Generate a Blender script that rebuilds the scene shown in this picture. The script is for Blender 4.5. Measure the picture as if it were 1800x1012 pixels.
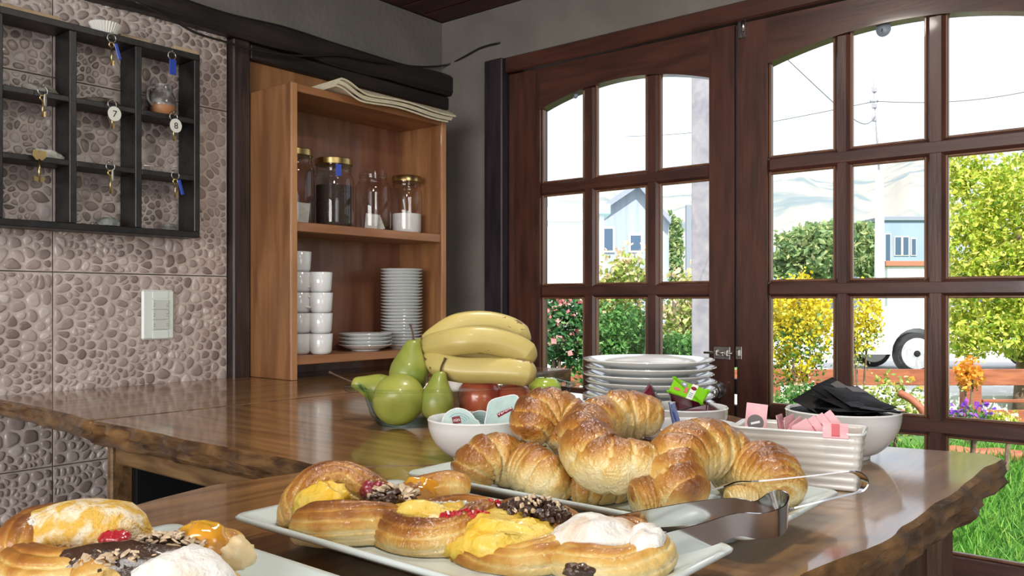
import bpy, bmesh, math, random
import numpy as np
from mathutils import Matrix, Vector, Euler

for _o in list(bpy.data.objects):
    bpy.data.objects.remove(_o, do_unlink=True)
SC = bpy.context.scene
COL = SC.collection
random.seed(7)
RNG = np.random.default_rng(7)

# ------------------------------------------------------------------ camera
F, HY, ZC = 1470.0, 530.0, 1.2           # focal length and horizon row for an 1800x1012 picture
YAW = math.atan2(0.6325, 0.7746)
CC, SS = math.cos(YAW), math.sin(YAW)
cam = bpy.data.cameras.new('camera')
cam.sensor_width = 36.0
cam.lens = F / 1800.0 * 36.0
cam.shift_y = (HY - 506.0) / 1800.0
cam.clip_start, cam.clip_end = 0.02, 2000
camo = bpy.data.objects.new('camera', cam)
camo.location = (0, 0, ZC)
camo.rotation_euler = (math.pi / 2, 0, YAW)
COL.objects.link(camo)
SC.camera = camo

# ------------------------------------------------------------------ light and exposure
w = bpy.data.worlds.new('sky')
SC.world = w
w.use_nodes = True
wn = w.node_tree.nodes
bg = wn['Background']
sky = wn.new('ShaderNodeTexSky')
sky.sky_type = 'NISHITA'
sky.sun_disc = False
sky.sun_elevation = math.radians(48)
sky.sun_rotation = math.radians(200)
sky.dust_density = 3.0
sky.ozone_density = 1.0
hz = wn.new('ShaderNodeMixRGB')
hz.inputs[0].default_value = 0.72
hz.inputs[2].default_value = (6.2, 6.5, 6.9, 1)
w.node_tree.links.new(sky.outputs[0], hz.inputs[1])
w.node_tree.links.new(hz.outputs[0], bg.inputs[0])
bg.inputs[1].default_value = 0.27
SUN = bpy.data.lights.new('sun', 'SUN')
SUN.energy = 8.5
SUN.angle = 0.01
SUN.color = (1.0, 0.95, 0.86)
suno = bpy.data.objects.new('sun', SUN)
suno.rotation_euler = Vector((-0.55, 0.55, -0.85)).to_track_quat('-Z', 'Y').to_euler()
COL.objects.link(suno)


def area(name, loc, direction, sx, sy, energy, color):
    l = bpy.data.lights.new(name, 'AREA')
    l.shape = 'RECTANGLE'
    l.size, l.size_y, l.energy, l.color = sx, sy, energy, color
    o = bpy.data.objects.new(name, l)
    o.location = loc
    o.rotation_euler = Vector(direction).to_track_quat('-Z', 'Z').to_euler()
    COL.objects.link(o)
    return o


area('rear_fill', (0.35, -2.85, 1.45), (0, 1, -0.02), 2.6, 1.2, 118, (1.0, 0.97, 0.93))  # added fill light behind the camera, set in an invented window opening
area('side_fill', (2.85, -0.6, 1.45), (-1, 0, -0.02), 2.4, 1.2, 26, (1.0, 0.98, 0.95))  # second added fill, out of view in the side wall's opening
SC.view_settings.view_transform = 'Standard'
SC.view_settings.look = 'None'
SC.view_settings.gamma = 1.0
SC.view_settings.use_curve_mapping = False
SC.view_settings.exposure = 0.0
LAMP_W = 6.5
SC.cycles.max_bounces = 8
SC.cycles.transparent_max_bounces = 24
SC.cycles.sample_clamp_indirect = 6.0


# ------------------------------------------------------------------ where things stand (the room's axes: X along the door wall, Y along the tiled wall)
def W(px, py, d):
    x = (px - 900) / F * d
    return Vector((CC * x - SS * d, SS * x + CC * d, ZC - (py - HY) / F * d))


def onz(px, py, z):
    return W(px, py, (ZC - z) * F / (py - HY))


def onx(px, py, X):
    r = (px - 900) / F
    return W(px, py, X / (CC * r - SS))


def ony(px, py, Y):
    r = (px - 900) / F
    return W(px, py, Y / (SS * r + CC))


# ------------------------------------------------------------------ noise
def _h(i, j, k, s):
    n = (i * 374761393 + j * 668265263 + k * 2147483647 + s * 1274126177) & 0xffffffff
    n = ((n ^ (n >> 13)) * 1274126177) & 0xffffffff
    return ((n ^ (n >> 16)) & 0xffff) / 32767.5 - 1.0


def vnoise(P, seed=0):
    P = np.asarray(P, float).reshape(-1, 3)
    I = np.floor(P).astype(np.int64)
    f = P - I
    f = f * f * (3 - 2 * f)
    r = 0
    for a in (0, 1):
        for b in (0, 1):
            for c in (0, 1):
                wt = (f[:, 0] if a else 1 - f[:, 0]) * (f[:, 1] if b else 1 - f[:, 1]) * (f[:, 2] if c else 1 - f[:, 2])
                r = r + wt * _h(I[:, 0] + a, I[:, 1] + b, I[:, 2] + c, seed)
    return r


def fbm(P, seed=0, oct=3):
    P = np.asarray(P, float).reshape(-1, 3)
    return sum(vnoise(P * 2 ** o + 13.7 * o, seed + o) * 0.5 ** o for o in range(oct))


# ------------------------------------------------------------------ materials
MATS = {}


def newmat(name):
    m = bpy.data.materials.new(name)
    m.use_nodes = True
    MATS[name] = m
    nt = m.node_tree
    return m, nt, nt.nodes['Principled BSDF']


def M(name, col, rough=0.5, col2=None, scale=10, detail=4, stretch=(1, 1, 1), bump=0.0, bscale=None, metal=0,
      coat=0, spec=0.5, sss=0, lo=0.35, hi=0.65, emit=None, wave=None):
    m, nt, b = newmat(name)
    N, L = nt.nodes, nt.links
    b.inputs['Roughness'].default_value = rough
    b.inputs['Metallic'].default_value = metal
    b.inputs['Coat Weight'].default_value = coat
    b.inputs['Coat Roughness'].default_value = 0.08 if name.startswith('counter') else 0.06
    b.inputs['Specular IOR Level'].default_value = spec
    if sss:
        b.inputs['Subsurface Weight'].default_value = sss
        b.inputs['Subsurface Radius'].default_value = (0.01, 0.006, 0.003)
    b.inputs['Base Color'].default_value = (*col, 1)
    if col2 is not None or bump:
        tc = N.new('ShaderNodeTexCoord')
        mp = N.new('ShaderNodeMapping')
        mp.inputs['Scale'].default_value = stretch
        L.new(tc.outputs['Object'], mp.inputs[0])
    if col2 is not None:
        nz = N.new('ShaderNodeTexNoise')
        nz.inputs['Scale'].default_value = scale
        nz.inputs['Detail'].default_value = detail
        nz.inputs['Distortion'].default_value = 0.4
        L.new(mp.outputs[0], nz.inputs[0])
        rp = N.new('ShaderNodeValToRGB')
        rp.color_ramp.elements[0].position = lo
        rp.color_ramp.elements[1].position = hi
        rp.color_ramp.elements[0].color = (*col, 1)
        rp.color_ramp.elements[1].color = (*col2, 1)
        L.new(nz.outputs[0], rp.inputs[0])
        L.new(rp.outputs[0], b.inputs['Base Color'])
    if bump:
        n2 = N.new('ShaderNodeTexNoise')
        n2.inputs['Scale'].default_value = bscale or scale
        n2.inputs['Detail'].default_value = 5
        L.new(mp.outputs[0], n2.inputs[0])
        bp = N.new('ShaderNodeBump')
        bp.inputs['Strength'].default_value = bump
        bp.inputs['Distance'].default_value = 0.004
        L.new(n2.outputs[0], bp.inputs['Height'])
        L.new(bp.outputs[0], b.inputs['Normal'])
    return m


def attr_ramp(name, attr, stops, rough=0.4, coat=0.0, noise=0.0, nscale=60, bump=0.0, bscale=200, sss=0.0, spec=0.5,
              transl=0.0):
    """colour from a per-vertex value (how far a crust is baked, which leaf, which pebble)"""
    m, nt, b = newmat(name)
    N, L = nt.nodes, nt.links
    a = N.new('ShaderNodeAttribute')
    a.attribute_name = attr
    tc = N.new('ShaderNodeTexCoord')
    out = a.outputs['Fac']
    if noise:
        nz = N.new('ShaderNodeTexNoise')
        nz.inputs['Scale'].default_value = nscale
        nz.inputs['Detail'].default_value = 4
        L.new(tc.outputs['Object'], nz.inputs[0])
        ma = N.new('ShaderNodeMath'); ma.operation = 'MULTIPLY_ADD'
        ma.inputs[1].default_value = noise
        ma.inputs[2].default_value = -noise / 2
        L.new(nz.outputs[0], ma.inputs[0])
        ad = N.new('ShaderNodeMath'); ad.operation = 'ADD'
        L.new(ma.outputs[0], ad.inputs[0]); L.new(out, ad.inputs[1])
        out = ad.outputs[0]
    rp = N.new('ShaderNodeValToRGB')
    els = rp.color_ramp.elements
    while len(els) < len(stops):
        els.new(0.5)
    for e, (p, c) in zip(els, stops):
        e.position = p
        e.color = (*c, 1)
    L.new(out, rp.inputs[0])
    L.new(rp.outputs[0], b.inputs['Base Color'])
    b.inputs['Roughness'].default_value = rough
    b.inputs['Coat Weight'].default_value = coat
    b.inputs['Coat Roughness'].default_value = 0.07
    b.inputs['Specular IOR Level'].default_value = spec
    if sss:
        b.inputs['Subsurface Weight'].default_value = sss
        b.inputs['Subsurface Radius'].default_value = (0.008, 0.004, 0.002)
    if bump:
        n2 = N.new('ShaderNodeTexNoise')
        n2.inputs['Scale'].default_value = bscale
        n2.inputs['Detail'].default_value = 3
        L.new(tc.outputs['Object'], n2.inputs[0])
        bp = N.new('ShaderNodeBump')
        bp.inputs['Strength'].default_value = bump
        bp.inputs['Distance'].default_value = 0.003
        L.new(n2.outputs[0], bp.inputs['Height'])
        L.new(bp.outputs[0], b.inputs['Normal'])
        L.new(bp.outputs[0], b.inputs['Coat Normal'])
    if transl:
        t = N.new('ShaderNodeBsdfTranslucent')
        L.new(rp.outputs[0], t.inputs[0])
        mx = N.new('ShaderNodeMixShader')
        mx.inputs[0].default_value = transl
        L.new(b.outputs[0], mx.inputs[1]); L.new(t.outputs[0], mx.inputs[2])
        L.new(mx.outputs[0], N['Material Output'].inputs[0])
    return m


def thin_glass(name, tint=(1, 1, 1), gloss=1.0, rough=0.0, edge=None):
    m, nt, b = newmat(name)
    N, L = nt.nodes, nt.links
    N.remove(b)
    t = N.new('ShaderNodeBsdfTransparent')
    t.inputs[0].default_value = (*tint, 1)
    g = N.new('ShaderNodeBsdfGlossy')
    g.inputs['Roughness'].default_value = rough
    fr = N.new('ShaderNodeLayerWeight')          # Schlick reflectance of a thin sheet, the same from both sides
    fr.inputs[0].default_value = 0.5
    pw = N.new('ShaderNodeMath'); pw.operation = 'POWER'; pw.inputs[1].default_value = 5.0
    L.new(fr.outputs['Facing'], pw.inputs[0])
    mu = N.new('ShaderNodeMath'); mu.operation = 'MULTIPLY_ADD'
    mu.inputs[1].default_value = 0.8 * gloss
    mu.inputs[2].default_value = 0.045 * gloss
    mu.use_clamp = True
    L.new(pw.outputs[0], mu.inputs[0])
    mx = N.new('ShaderNodeMixShader')
    L.new(mu.outputs[0], mx.inputs[0]); L.new(t.outputs[0], mx.inputs[1]); L.new(g.outputs[0], mx.inputs[2])
    if edge:
        lw = N.new('ShaderNodeLayerWeight'); lw.inputs[0].default_value = 0.35
        rp = N.new('ShaderNodeValToRGB')
        rp.color_ramp.elements[0].color = (*tint, 1); rp.color_ramp.elements[0].position = 0.45
        rp.color_ramp.elements[1].color = (*edge, 1); rp.color_ramp.elements[1].position = 0.95
        L.new(lw.outputs['Facing'], rp.inputs[0]); L.new(rp.outputs[0], t.inputs[0])
    L.new(mx.outputs[0], N['Material Output'].inputs[0])
    return m


WD = (0.17, 0.078, 0.024)
M('counter_y', (0.13, 0.055, 0.016), 0.34, (0.36, 0.19, 0.065), 5, 9, (9, 0.9, 9), 0.10, 14, coat=0.85, spec=0.3, lo=0.3, hi=0.7)
M('counter_x', (0.13, 0.055, 0.016), 0.34, (0.36, 0.19, 0.065), 5, 9, (0.9, 9, 9), 0.10, 14, coat=0.85, spec=0.3, lo=0.3, hi=0.7)
M('bark_edge', (0.055, 0.026, 0.010), 0.38, (0.24, 0.125, 0.045), 9, 7, (2, 2, 7), 0.6, 30, coat=0.35)
M('raw_wood', (0.10, 0.052, 0.020), 0.5, (0.25, 0.145, 0.06), 6, 7, (1.5, 9, 9), 0.25, 20)
M('leg_wood', (0.055, 0.026, 0.012), 0.5, (0.12, 0.06, 0.028), 6, 6, (8, 8, 1.2), 0.2, 20)
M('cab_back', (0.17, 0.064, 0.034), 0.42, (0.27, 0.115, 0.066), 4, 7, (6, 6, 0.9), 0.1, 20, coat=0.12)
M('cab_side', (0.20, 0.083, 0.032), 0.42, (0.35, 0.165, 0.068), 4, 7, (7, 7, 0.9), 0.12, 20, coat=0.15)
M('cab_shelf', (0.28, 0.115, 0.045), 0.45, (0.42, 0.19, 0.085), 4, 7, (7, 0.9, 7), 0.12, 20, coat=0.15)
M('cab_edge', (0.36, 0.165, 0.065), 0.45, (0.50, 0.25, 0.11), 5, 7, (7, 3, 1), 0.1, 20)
M('door_wood', (0.042, 0.015, 0.011), 0.38, (0.085, 0.030, 0.020), 5, 6, (7, 7, 1), 0.12, 22, coat=0.25)
M('door_wood_x', (0.042, 0.015, 0.011), 0.38, (0.085, 0.030, 0.020), 5, 6, (1, 7, 7), 0.12, 22, coat=0.25)
M('bead_wood_sunlit', (0.11, 0.045, 0.022), 0.4, (0.19, 0.085, 0.042), 5, 6, (7, 7, 1), 0.12, 22, coat=0.25)  # lighter than the door wood: sunlit pane edges put into the colour
M('beam_dark', (0.010, 0.008, 0.009), 0.5, (0.028, 0.020, 0.019), 5, 6, (7, 1, 7), 0.3, 22)
M('post_dark', (0.020, 0.012, 0.011), 0.45, (0.055, 0.034, 0.030), 5, 6, (7, 7, 0.9), 0.3, 22)
M('jamb_dark', (0.013, 0.010, 0.014), 0.45, (0.032, 0.022, 0.028), 5, 6, (7, 7, 0.9), 0.2, 22)
M('rack_black', (0.007, 0.007, 0.008), 0.42, (0.022, 0.021, 0.021), 8, 6, (3, 3, 3), 0.2, 30)
M('wall_paint', (0.155, 0.142, 0.126), 0.85, (0.195, 0.179, 0.160), 6, 5, (1, 1, 1), 0.5, 55)
M('ceiling_wood', (0.045, 0.012, 0.008), 0.6, (0.085, 0.024, 0.015), 5, 6, (1, 7, 7), 0.2, 22)
M('floor_wood', (0.09, 0.05, 0.03), 0.4, (0.16, 0.09, 0.05), 5, 6, (1, 7, 7), 0.1, 22)
M('grout', (0.46, 0.385, 0.35), 0.5, (0.62, 0.54, 0.50), 25, 5, bump=0.4, bscale=90)
M('switch_white', (0.76, 0.83, 0.80), 0.35)
M('switch_grey', (0.62, 0.66, 0.62), 0.4)
M('switch_mark', (0.16, 0.18, 0.17), 0.5)
M('porcelain', (0.80, 0.82, 0.82), 0.12, coat=0.5)
M('porcelain_tray', (0.68, 0.765, 0.755), 0.16, coat=0.4)
M('porcelain_ribbed', (0.74, 0.72, 0.68), 0.22, coat=0.3)
M('lid_gold', (0.56, 0.43, 0.20), 0.28, (0.46, 0.33, 0.13), 30, metal=1)
M('chrome', (0.72, 0.73, 0.75), 0.12, metal=1)
M('steel_brushed', (0.52, 0.52, 0.52), 0.24, (0.60, 0.60, 0.60), 40, metal=1)
M('brass', (0.62, 0.47, 0.22), 0.3, metal=1)
M('nickel', (0.62, 0.60, 0.55), 0.28, metal=1)
M('tag_white', (0.75, 0.76, 0.70), 0.4)
M('tag_blue', (0.02, 0.06, 0.42), 0.35)
M('ink_black', (0.012, 0.012, 0.014), 0.5)
M('rock_grey', (0.15, 0.15, 0.13), 0.8, (0.30, 0.29, 0.26), 40, 6, bump=0.6, bscale=90)
M('rock_pale', (0.42, 0.42, 0.38), 0.8, (0.58, 0.57, 0.52), 40, 6, bump=0.5, bscale=90)
M('rock_dark', (0.05, 0.042, 0.036), 0.85, (0.12, 0.10, 0.085), 40, 6, bump=0.6, bscale=90)
M('rock_green', (0.14, 0.17, 0.15), 0.7, (0.25, 0.27, 0.24), 50, 6, bump=0.5, bscale=90)
M('clay', (0.42, 0.19, 0.085), 0.5)
M('clay_glaze', (0.30, 0.29, 0.27), 0.3, (0.10, 0.09, 0.09), 45, 4, coat=0.4, lo=0.45, hi=0.6)
M('paper_white', (0.80, 0.80, 0.76), 0.7)
M('offcut_wood', (0.42, 0.29, 0.17), 0.6, (0.54, 0.40, 0.26), 8, 5, (1, 1, 6))
M('mat_beige', (0.58, 0.51, 0.36), 0.75, (0.66, 0.60, 0.46), 60, 4, bump=0.3, bscale=300)
M('coffee', (0.028, 0.015, 0.010), 0.8, (0.05, 0.03, 0.02), 120)
M('sugar', (0.82, 0.82, 0.79), 0.8, (0.74, 0.74, 0.72), 150, bump=0.4, bscale=400)
M('teabag', (0.66, 0.64, 0.60), 0.8, (0.56, 0.54, 0.50), 80, bump=0.2, bscale=200)
thin_glass('pane_glass', (0.985, 0.99, 0.99), 0.5)
thin_glass('jar_glass', (0.97, 0.97, 0.975), 1.2, edge=(0.72, 0.72, 0.75))
thin_glass('dish_glass', (0.975, 0.985, 0.98), 0.2, edge=(0.52, 0.68, 0.66))
thin_glass('cup_glass', (0.93, 0.95, 0.97), 1.2, edge=(0.6, 0.65, 0.7))
M('cable', (0.015, 0.013, 0.013), 0.5)
M('cable_grey', (0.10, 0.095, 0.09), 0.5)
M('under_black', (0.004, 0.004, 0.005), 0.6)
M('tray_blue', (0.20, 0.25, 0.29), 0.4)
BAKE = [(0.0, (0.78, 0.66, 0.38)), (0.26, (0.70, 0.52, 0.20)), (0.48, (0.60, 0.34, 0.075)), (0.70, (0.41, 0.165, 0.025)), (1.0, (0.18, 0.055, 0.012))]
attr_ramp('crust', 'bake', BAKE, 0.42, 0.75, 0.36, 60, 0.9, 230, sss=0.12)
attr_ramp('crust_matte', 'bake', BAKE, 0.55, 0.25, 0.36, 70, 0.6, 160, sss=0.12)
M('custard', (0.80, 0.48, 0.025), 0.42, (0.76, 0.58, 0.12), 45, 5, bump=0.9, bscale=120, coat=0.15, sss=0.2)
M('custard_dusted', (0.72, 0.44, 0.07), 0.6, (0.84, 0.74, 0.54), 90, 7, bump=0.9, bscale=260, coat=0.0, lo=0.44, hi=0.60)
M('apricot_glaze', (0.62, 0.22, 0.015), 0.15, (0.70, 0.38, 0.04), 30, coat=1.0, bump=0.3, bscale=80)
M('jam_red', (0.38, 0.012, 0.020), 0.15, (0.52, 0.03, 0.045), 60, coat=1.0, bump=0.5, bscale=180)
M('berry_dark', (0.16, 0.012, 0.022), 0.2, (0.28, 0.03, 0.05), 60, coat=0.8, bump=0.4, bscale=250)
M('chocolate', (0.030, 0.014, 0.009), 0.3, (0.075, 0.038, 0.024), 60, coat=0.4, bump=0.4, bscale=200)
M('almond', (0.52, 0.38, 0.23), 0.5, (0.62, 0.50, 0.36), 60)
M('icing_sugar', (0.80, 0.78, 0.75), 0.85, (0.60, 0.40, 0.22), 38, 6, bump=0.7, bscale=170, lo=0.50, hi=0.74)
M('cream', (0.83, 0.74, 0.52), 0.55, (0.78, 0.62, 0.34), 40, 4, bump=0.4, bscale=120, sss=0.2)
attr_ramp('banana_skin', 'bake', [(0.0, (0.30, 0.29, 0.05)), (0.15, (0.50, 0.41, 0.12)), (0.8, (0.56, 0.45, 0.17)), (0.9, (0.28, 0.17, 0.06)), (1.0, (0.05, 0.03, 0.02))], 0.45, 0.15, 0.10, 60, 0.12, 60)
M('pear_skin', (0.25, 0.29, 0.035), 0.42, (0.38, 0.39, 0.085), 14, 6, bump=0.08, bscale=120, coat=0.2)
M('pear_skin_b', (0.19, 0.25, 0.035), 0.42, (0.34, 0.35, 0.08), 16, 6, bump=0.08, bscale=120, coat=0.2)
M('stem_brown', (0.08, 0.045, 0.025), 0.7)
M('apple_red', (0.33, 0.025, 0.025), 0.25, (0.46, 0.13, 0.06), 22, 6, (1, 1, .3), coat=0.5)
M('apple_green', (0.36, 0.50, 0.04), 0.2, (0.46, 0.58, 0.10), 12, coat=0.5)
M('foil_cup', (0.30, 0.40, 0.41), 0.3, metal=0.3)
M('foil_lid', (0.44, 0.60, 0.60), 0.35, (0.52, 0.68, 0.66), 60, metal=0.15)
M('foil_rim', (0.78, 0.78, 0.82), 0.3)
M('label_red', (0.20, 0.015, 0.03), 0.4)
M('label_white', (0.80, 0.80, 0.78), 0.4)
M('mint_ink', (0.22, 0.38, 0.40), 0.4)
M('jam_tub', (0.085, 0.006, 0.016), 0.12, (0.15, 0.012, 0.03), 40, coat=1.0)
M('jam_lid', (0.22, 0.60, 0.015), 0.3, coat=0.4)
M('sachet_blue', (0.03, 0.07, 0.48), 0.35, (0.10, 0.16, 0.58), 60)
M('sachet_pink', (0.78, 0.40, 0.45), 0.55, (0.82, 0.48, 0.52), 60)
M('sachet_red', (0.62, 0.13, 0.16), 0.5)
M('teabag_black', (0.006, 0.006, 0.007), 0.5, (0.010, 0.009, 0.010), 60, bump=0.15, bscale=90, spec=0.12)
M('teabag_grey', (0.12, 0.11, 0.11), 0.5)
m_, nt_, b_ = newmat('fill_lamp_glow')  # glow for the added ceiling lamps
b_.inputs['Emission Color'].default_value = (1.0, 0.93, 0.83, 1); b_.inputs['Emission Strength'].default_value = 6.0
# outdoors
M('lawn', (0.035, 0.11, 0.014), 0.9, (0.08, 0.19, 0.03), 3, 6, bump=0.5, bscale=30)
attr_ramp('grass_blade', 'bake', [(0, (0.04, 0.15, 0.015)), (0.6, (0.09, 0.29, 0.03)), (1, (0.24, 0.44, 0.07))], 0.6, transl=0.3)
M('paving', (0.42, 0.44, 0.47), 0.8, (0.54, 0.56, 0.60), 20, bump=0.3, bscale=60)
M('street', (0.55, 0.55, 0.55), 0.9, (0.64, 0.63, 0.61), 4)
M('hill', (0.31, 0.30, 0.27), 1.0, (0.15, 0.20, 0.22), 0.025, 8, lo=0.5, hi=0.62)
M('render_white', (0.80, 0.82, 0.84), 0.9, (0.74, 0.76, 0.79), 2)
M('clad_pale', (0.30, 0.35, 0.42), 0.8, (0.24, 0.29, 0.36), 1.0, 4, (6, 6, 0.3))
M('wall_blue', (0.22, 0.30, 0.44), 0.8, (0.27, 0.35, 0.48), 0.6)
M('roof_teal', (0.30, 0.52, 0.52), 0.6)
M('roof_grey', (0.22, 0.25, 0.31), 0.7)
M('window_dark', (0.055, 0.10, 0.16), 0.2)
M('window_frame_out', (0.70, 0.66, 0.58), 0.6)
M('brick_red', (0.36, 0.15, 0.09), 0.8)
M('post_grey', (0.25, 0.25, 0.29), 0.7, (0.36, 0.35, 0.38), 20)
M('post_white', (0.72, 0.72, 0.74), 0.7)
M('concrete_pole', (0.70, 0.70, 0.69), 0.8)
M('fence_red', (0.22, 0.062, 0.030), 0.65, (0.36, 0.12, 0.055), 4, 5, (1, 1, 6), bump=0.2)
M('car_white', (0.82, 0.82, 0.83), 0.2, coat=0.6)
M('tyre', (0.02, 0.02, 0.022), 0.7)
M('hubcap', (0.76, 0.76, 0.77), 0.35)
M('bark', (0.12, 0.075, 0.05), 0.9, (0.20, 0.14, 0.10), 20)
LEAF = {
    'leaf_rose': [(0, (0.020, 0.085, 0.035)), (0.5, (0.055, 0.19, 0.055)), (1, (0.17, 0.36, 0.12))],
    'leaf_pale': [(0, (0.10, 0.20, 0.03)), (0.5, (0.34, 0.44, 0.09)), (1, (0.64, 0.58, 0.26))],
    'leaf_fine': [(0, (0.03, 0.11, 0.02)), (0.6, (0.09, 0.25, 0.05)), (1, (0.20, 0.40, 0.12))],
    'leaf_far': [(0, (0.09, 0.19, 0.08)), (0.5, (0.22, 0.34, 0.13)), (1, (0.52, 0.54, 0.24))],  # paler greens: distance haze put into the leaf colour
    'leaf_lime': [(0, (0.14, 0.30, 0.02)), (0.5, (0.44, 0.52, 0.05)), (1, (0.80, 0.74, 0.16))],  # lime leaves, brightened to carry sunlit yellows in the colour
    'bloom_yellow': [(0, (0.45, 0.40, 0.02)), (0.4, (0.72, 0.56, 0.01)), (1, (0.84, 0.74, 0.10))],
    'bloom_pink': [(0, (0.70, 0.16, 0.20)), (1, (0.84, 0.42, 0.40))],
    'bloom_cream': [(0, (0.78, 0.52, 0.36)), (1, (0.84, 0.72, 0.50))],
    'bloom_purple': [(0, (0.12, 0.04, 0.42)), (0.6, (0.30, 0.08, 0.60)), (1, (0.66, 0.10, 0.34))],
    'bloom_orange': [(0, (0.78, 0.28, 0.02)), (1, (0.84, 0.46, 0.08))],
}
for k, v in LEAF.items():
    attr_ramp(k, 'bake', v, 0.5, transl=0.35)
PEB = [(0, (0.23, 0.175, 0.160)), (0.35, (0.36, 0.29, 0.27)), (0.7, (0.48, 0.40, 0.38)), (1, (0.66, 0.60, 0.57))]
attr_ramp('pebble', 'bake', PEB, 0.35, 0.15, 0.30, 60, 0.2, 120)


# ------------------------------------------------------------------ builders
def mk(name, V, Fc, mat=None, parent=None, smooth=True, attr=None):
    me = bpy.data.meshes.new(name)
    me.from_pydata([tuple(map(float, v)) for v in V], [], [tuple(map(int, f)) for f in Fc])
    me.validate()
    if attr is not None:
        a = me.attributes.new('bake', 'FLOAT', 'POINT')
        a.data.foreach_set('value', np.asarray(attr, np.float32))
    if smooth:
        me.polygons.foreach_set('use_smooth', [True] * len(me.polygons))
    o = bpy.data.objects.new(name, me)
    if mat:
        me.materials.append(MATS[mat])
    COL.objects.link(o)
    if parent is not None:
        hang(o, parent)
    return o


def hang(o, parent):
    o.parent = parent
    o.matrix_parent_inverse = parent.matrix_basis.inverted() if parent.parent is None else Matrix.Identity(4)
    return o


def tag(o, label=None, cat=None, group=None, kind=None):
    if label: o['label'] = label
    if cat: o['category'] = cat
    if group: o['group'] = group
    if kind: o['kind'] = kind
    return o


def thing(name, loc, label, cat, group=None, rot=None, kind=None):
    o = bpy.data.objects.new(name, None)
    o.empty_display_size = 0.02
    o.location = loc
    if rot is not None:
        o.rotation_euler = rot
    COL.objects.link(o)
    return tag(o, label, cat, group, kind)


def copy_tree(root, loc, label, rot=None):
    r = root.copy(); COL.objects.link(r)
    r.location = loc
    if rot is not None: r.rotation_euler = rot
    r['label'] = label
    for ch in root.children:
        c = ch.copy(); COL.objects.link(c); c.parent = r
        for g in ch.children:
            d = g.copy(); COL.objects.link(d); d.parent = c
    return r


def part(o, parent):
    """a part already modelled in its thing's own space"""
    o.parent = parent
    return o


def bm_obj(name, bm, mat, parent=None, smooth=False):
    me = bpy.data.meshes.new(name)
    bm.normal_update()
    bm.to_mesh(me); bm.free()
    if smooth:
        me.polygons.foreach_set('use_smooth', [True] * len(me.polygons))
    if mat: me.materials.append(MATS[mat])
    o = bpy.data.objects.new(name, me)
    COL.objects.link(o)
    if parent is not None: hang(o, parent)
    return o


def bm_box(bm, x0, x1, y0, y1, z0, z1, bev=0.0, mtx=None):
    r = bmesh.ops.create_cube(bm, size=1.0)
    vs = r['verts']
    for v in vs:
        v.co = Vector(((x0 + x1) / 2 + v.co.x * (x1 - x0), (y0 + y1) / 2 + v.co.y * (y1 - y0), (z0 + z1) / 2 + v.co.z * (z1 - z0)))
    if bev:
        es = list({e for v in vs for e in v.link_edges})
        r2 = bmesh.ops.bevel(bm, geom=es, offset=bev, segments=1, affect='EDGES', profile=0.5)
        vs = list({v for f in r2['faces'] for v in f.verts} | {v for v in vs if v.is_valid})
    if mtx is not None:
        bmesh.ops.transform(bm, matrix=mtx, verts=[v for v in vs if v.is_valid])


def box(name, x0, x1, y0, y1, z0, z1, mat, parent=None, bev=0.0, mtx=None):
    bm = bmesh.new()
    bm_box(bm, x0, x1, y0, y1, z0, z1, bev)
    if mtx is not None:
        bmesh.ops.transform(bm, matrix=mtx, verts=bm.verts)
    return bm_obj(name, bm, mat, parent)


def lathe_data(prof, n=36):
    V, Fc = [], []
    for r, z in prof:
        for i in range(n):
            a = 2 * math.pi * i / n
            V.append((r * math.cos(a), r * math.sin(a), z))
    m = len(prof)
    for j in range(m - 1):
        for i in range(n):
            Fc.append((j * n + i, j * n + (i + 1) % n, (j + 1) * n + (i + 1) % n, (j + 1) * n + i))
    if prof[0][0] > 1e-6: Fc.append(tuple(range(n - 1, -1, -1)))
    if prof[-1][0] > 1e-6: Fc.append(tuple((m - 1) * n + i for i in range(n)))
    return V, Fc


def xf(V, m):
    return [m @ Vector(v) for v in V]


def lathe(name, prof, mat, parent=None, n=36, mtx=None, smooth=True):
    V, Fc = lathe_data(prof, n)
    if mtx is not None: V = xf(V, mtx)
    o = mk(name, V, Fc, mat, parent, smooth)
    if smooth:
        es = o.modifiers.new('edge', 'EDGE_SPLIT'); es.split_angle = math.radians(50)
    return o


def catmull(P, n):
    P = [Vector(p) for p in P]
    P = [P[0] * 2 - P[1]] + P + [P[-1] * 2 - P[-2]]
    m = len(P) - 3
    out = []
    for i in range(n):
        t = i / (n - 1) * m
        k = min(int(t), m - 1)
        t -= k
        a, b, c, d = P[k:k + 4]
        out.append(0.5 * ((2 * b) + (c - a) * t + (2 * a - 5 * b + 4 * c - d) * t * t + (3 * b - a - 3 * c + d) * t ** 3))
    return out


def frames(S, up=Vector((0, 0, 1))):
    n = len(S)
    Fm = []
    for i in range(n):
        t = (S[min(i + 1, n - 1)] - S[max(i - 1, 0)]).normalized()
        side = t.cross(up)
        if side.length < 1e-3: side = t.cross(Vector((0, 1, 0)))
        side.normalize()
        u = side.cross(t).normalized()
        Fm.append((t, side, u))
    return Fm


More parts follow.
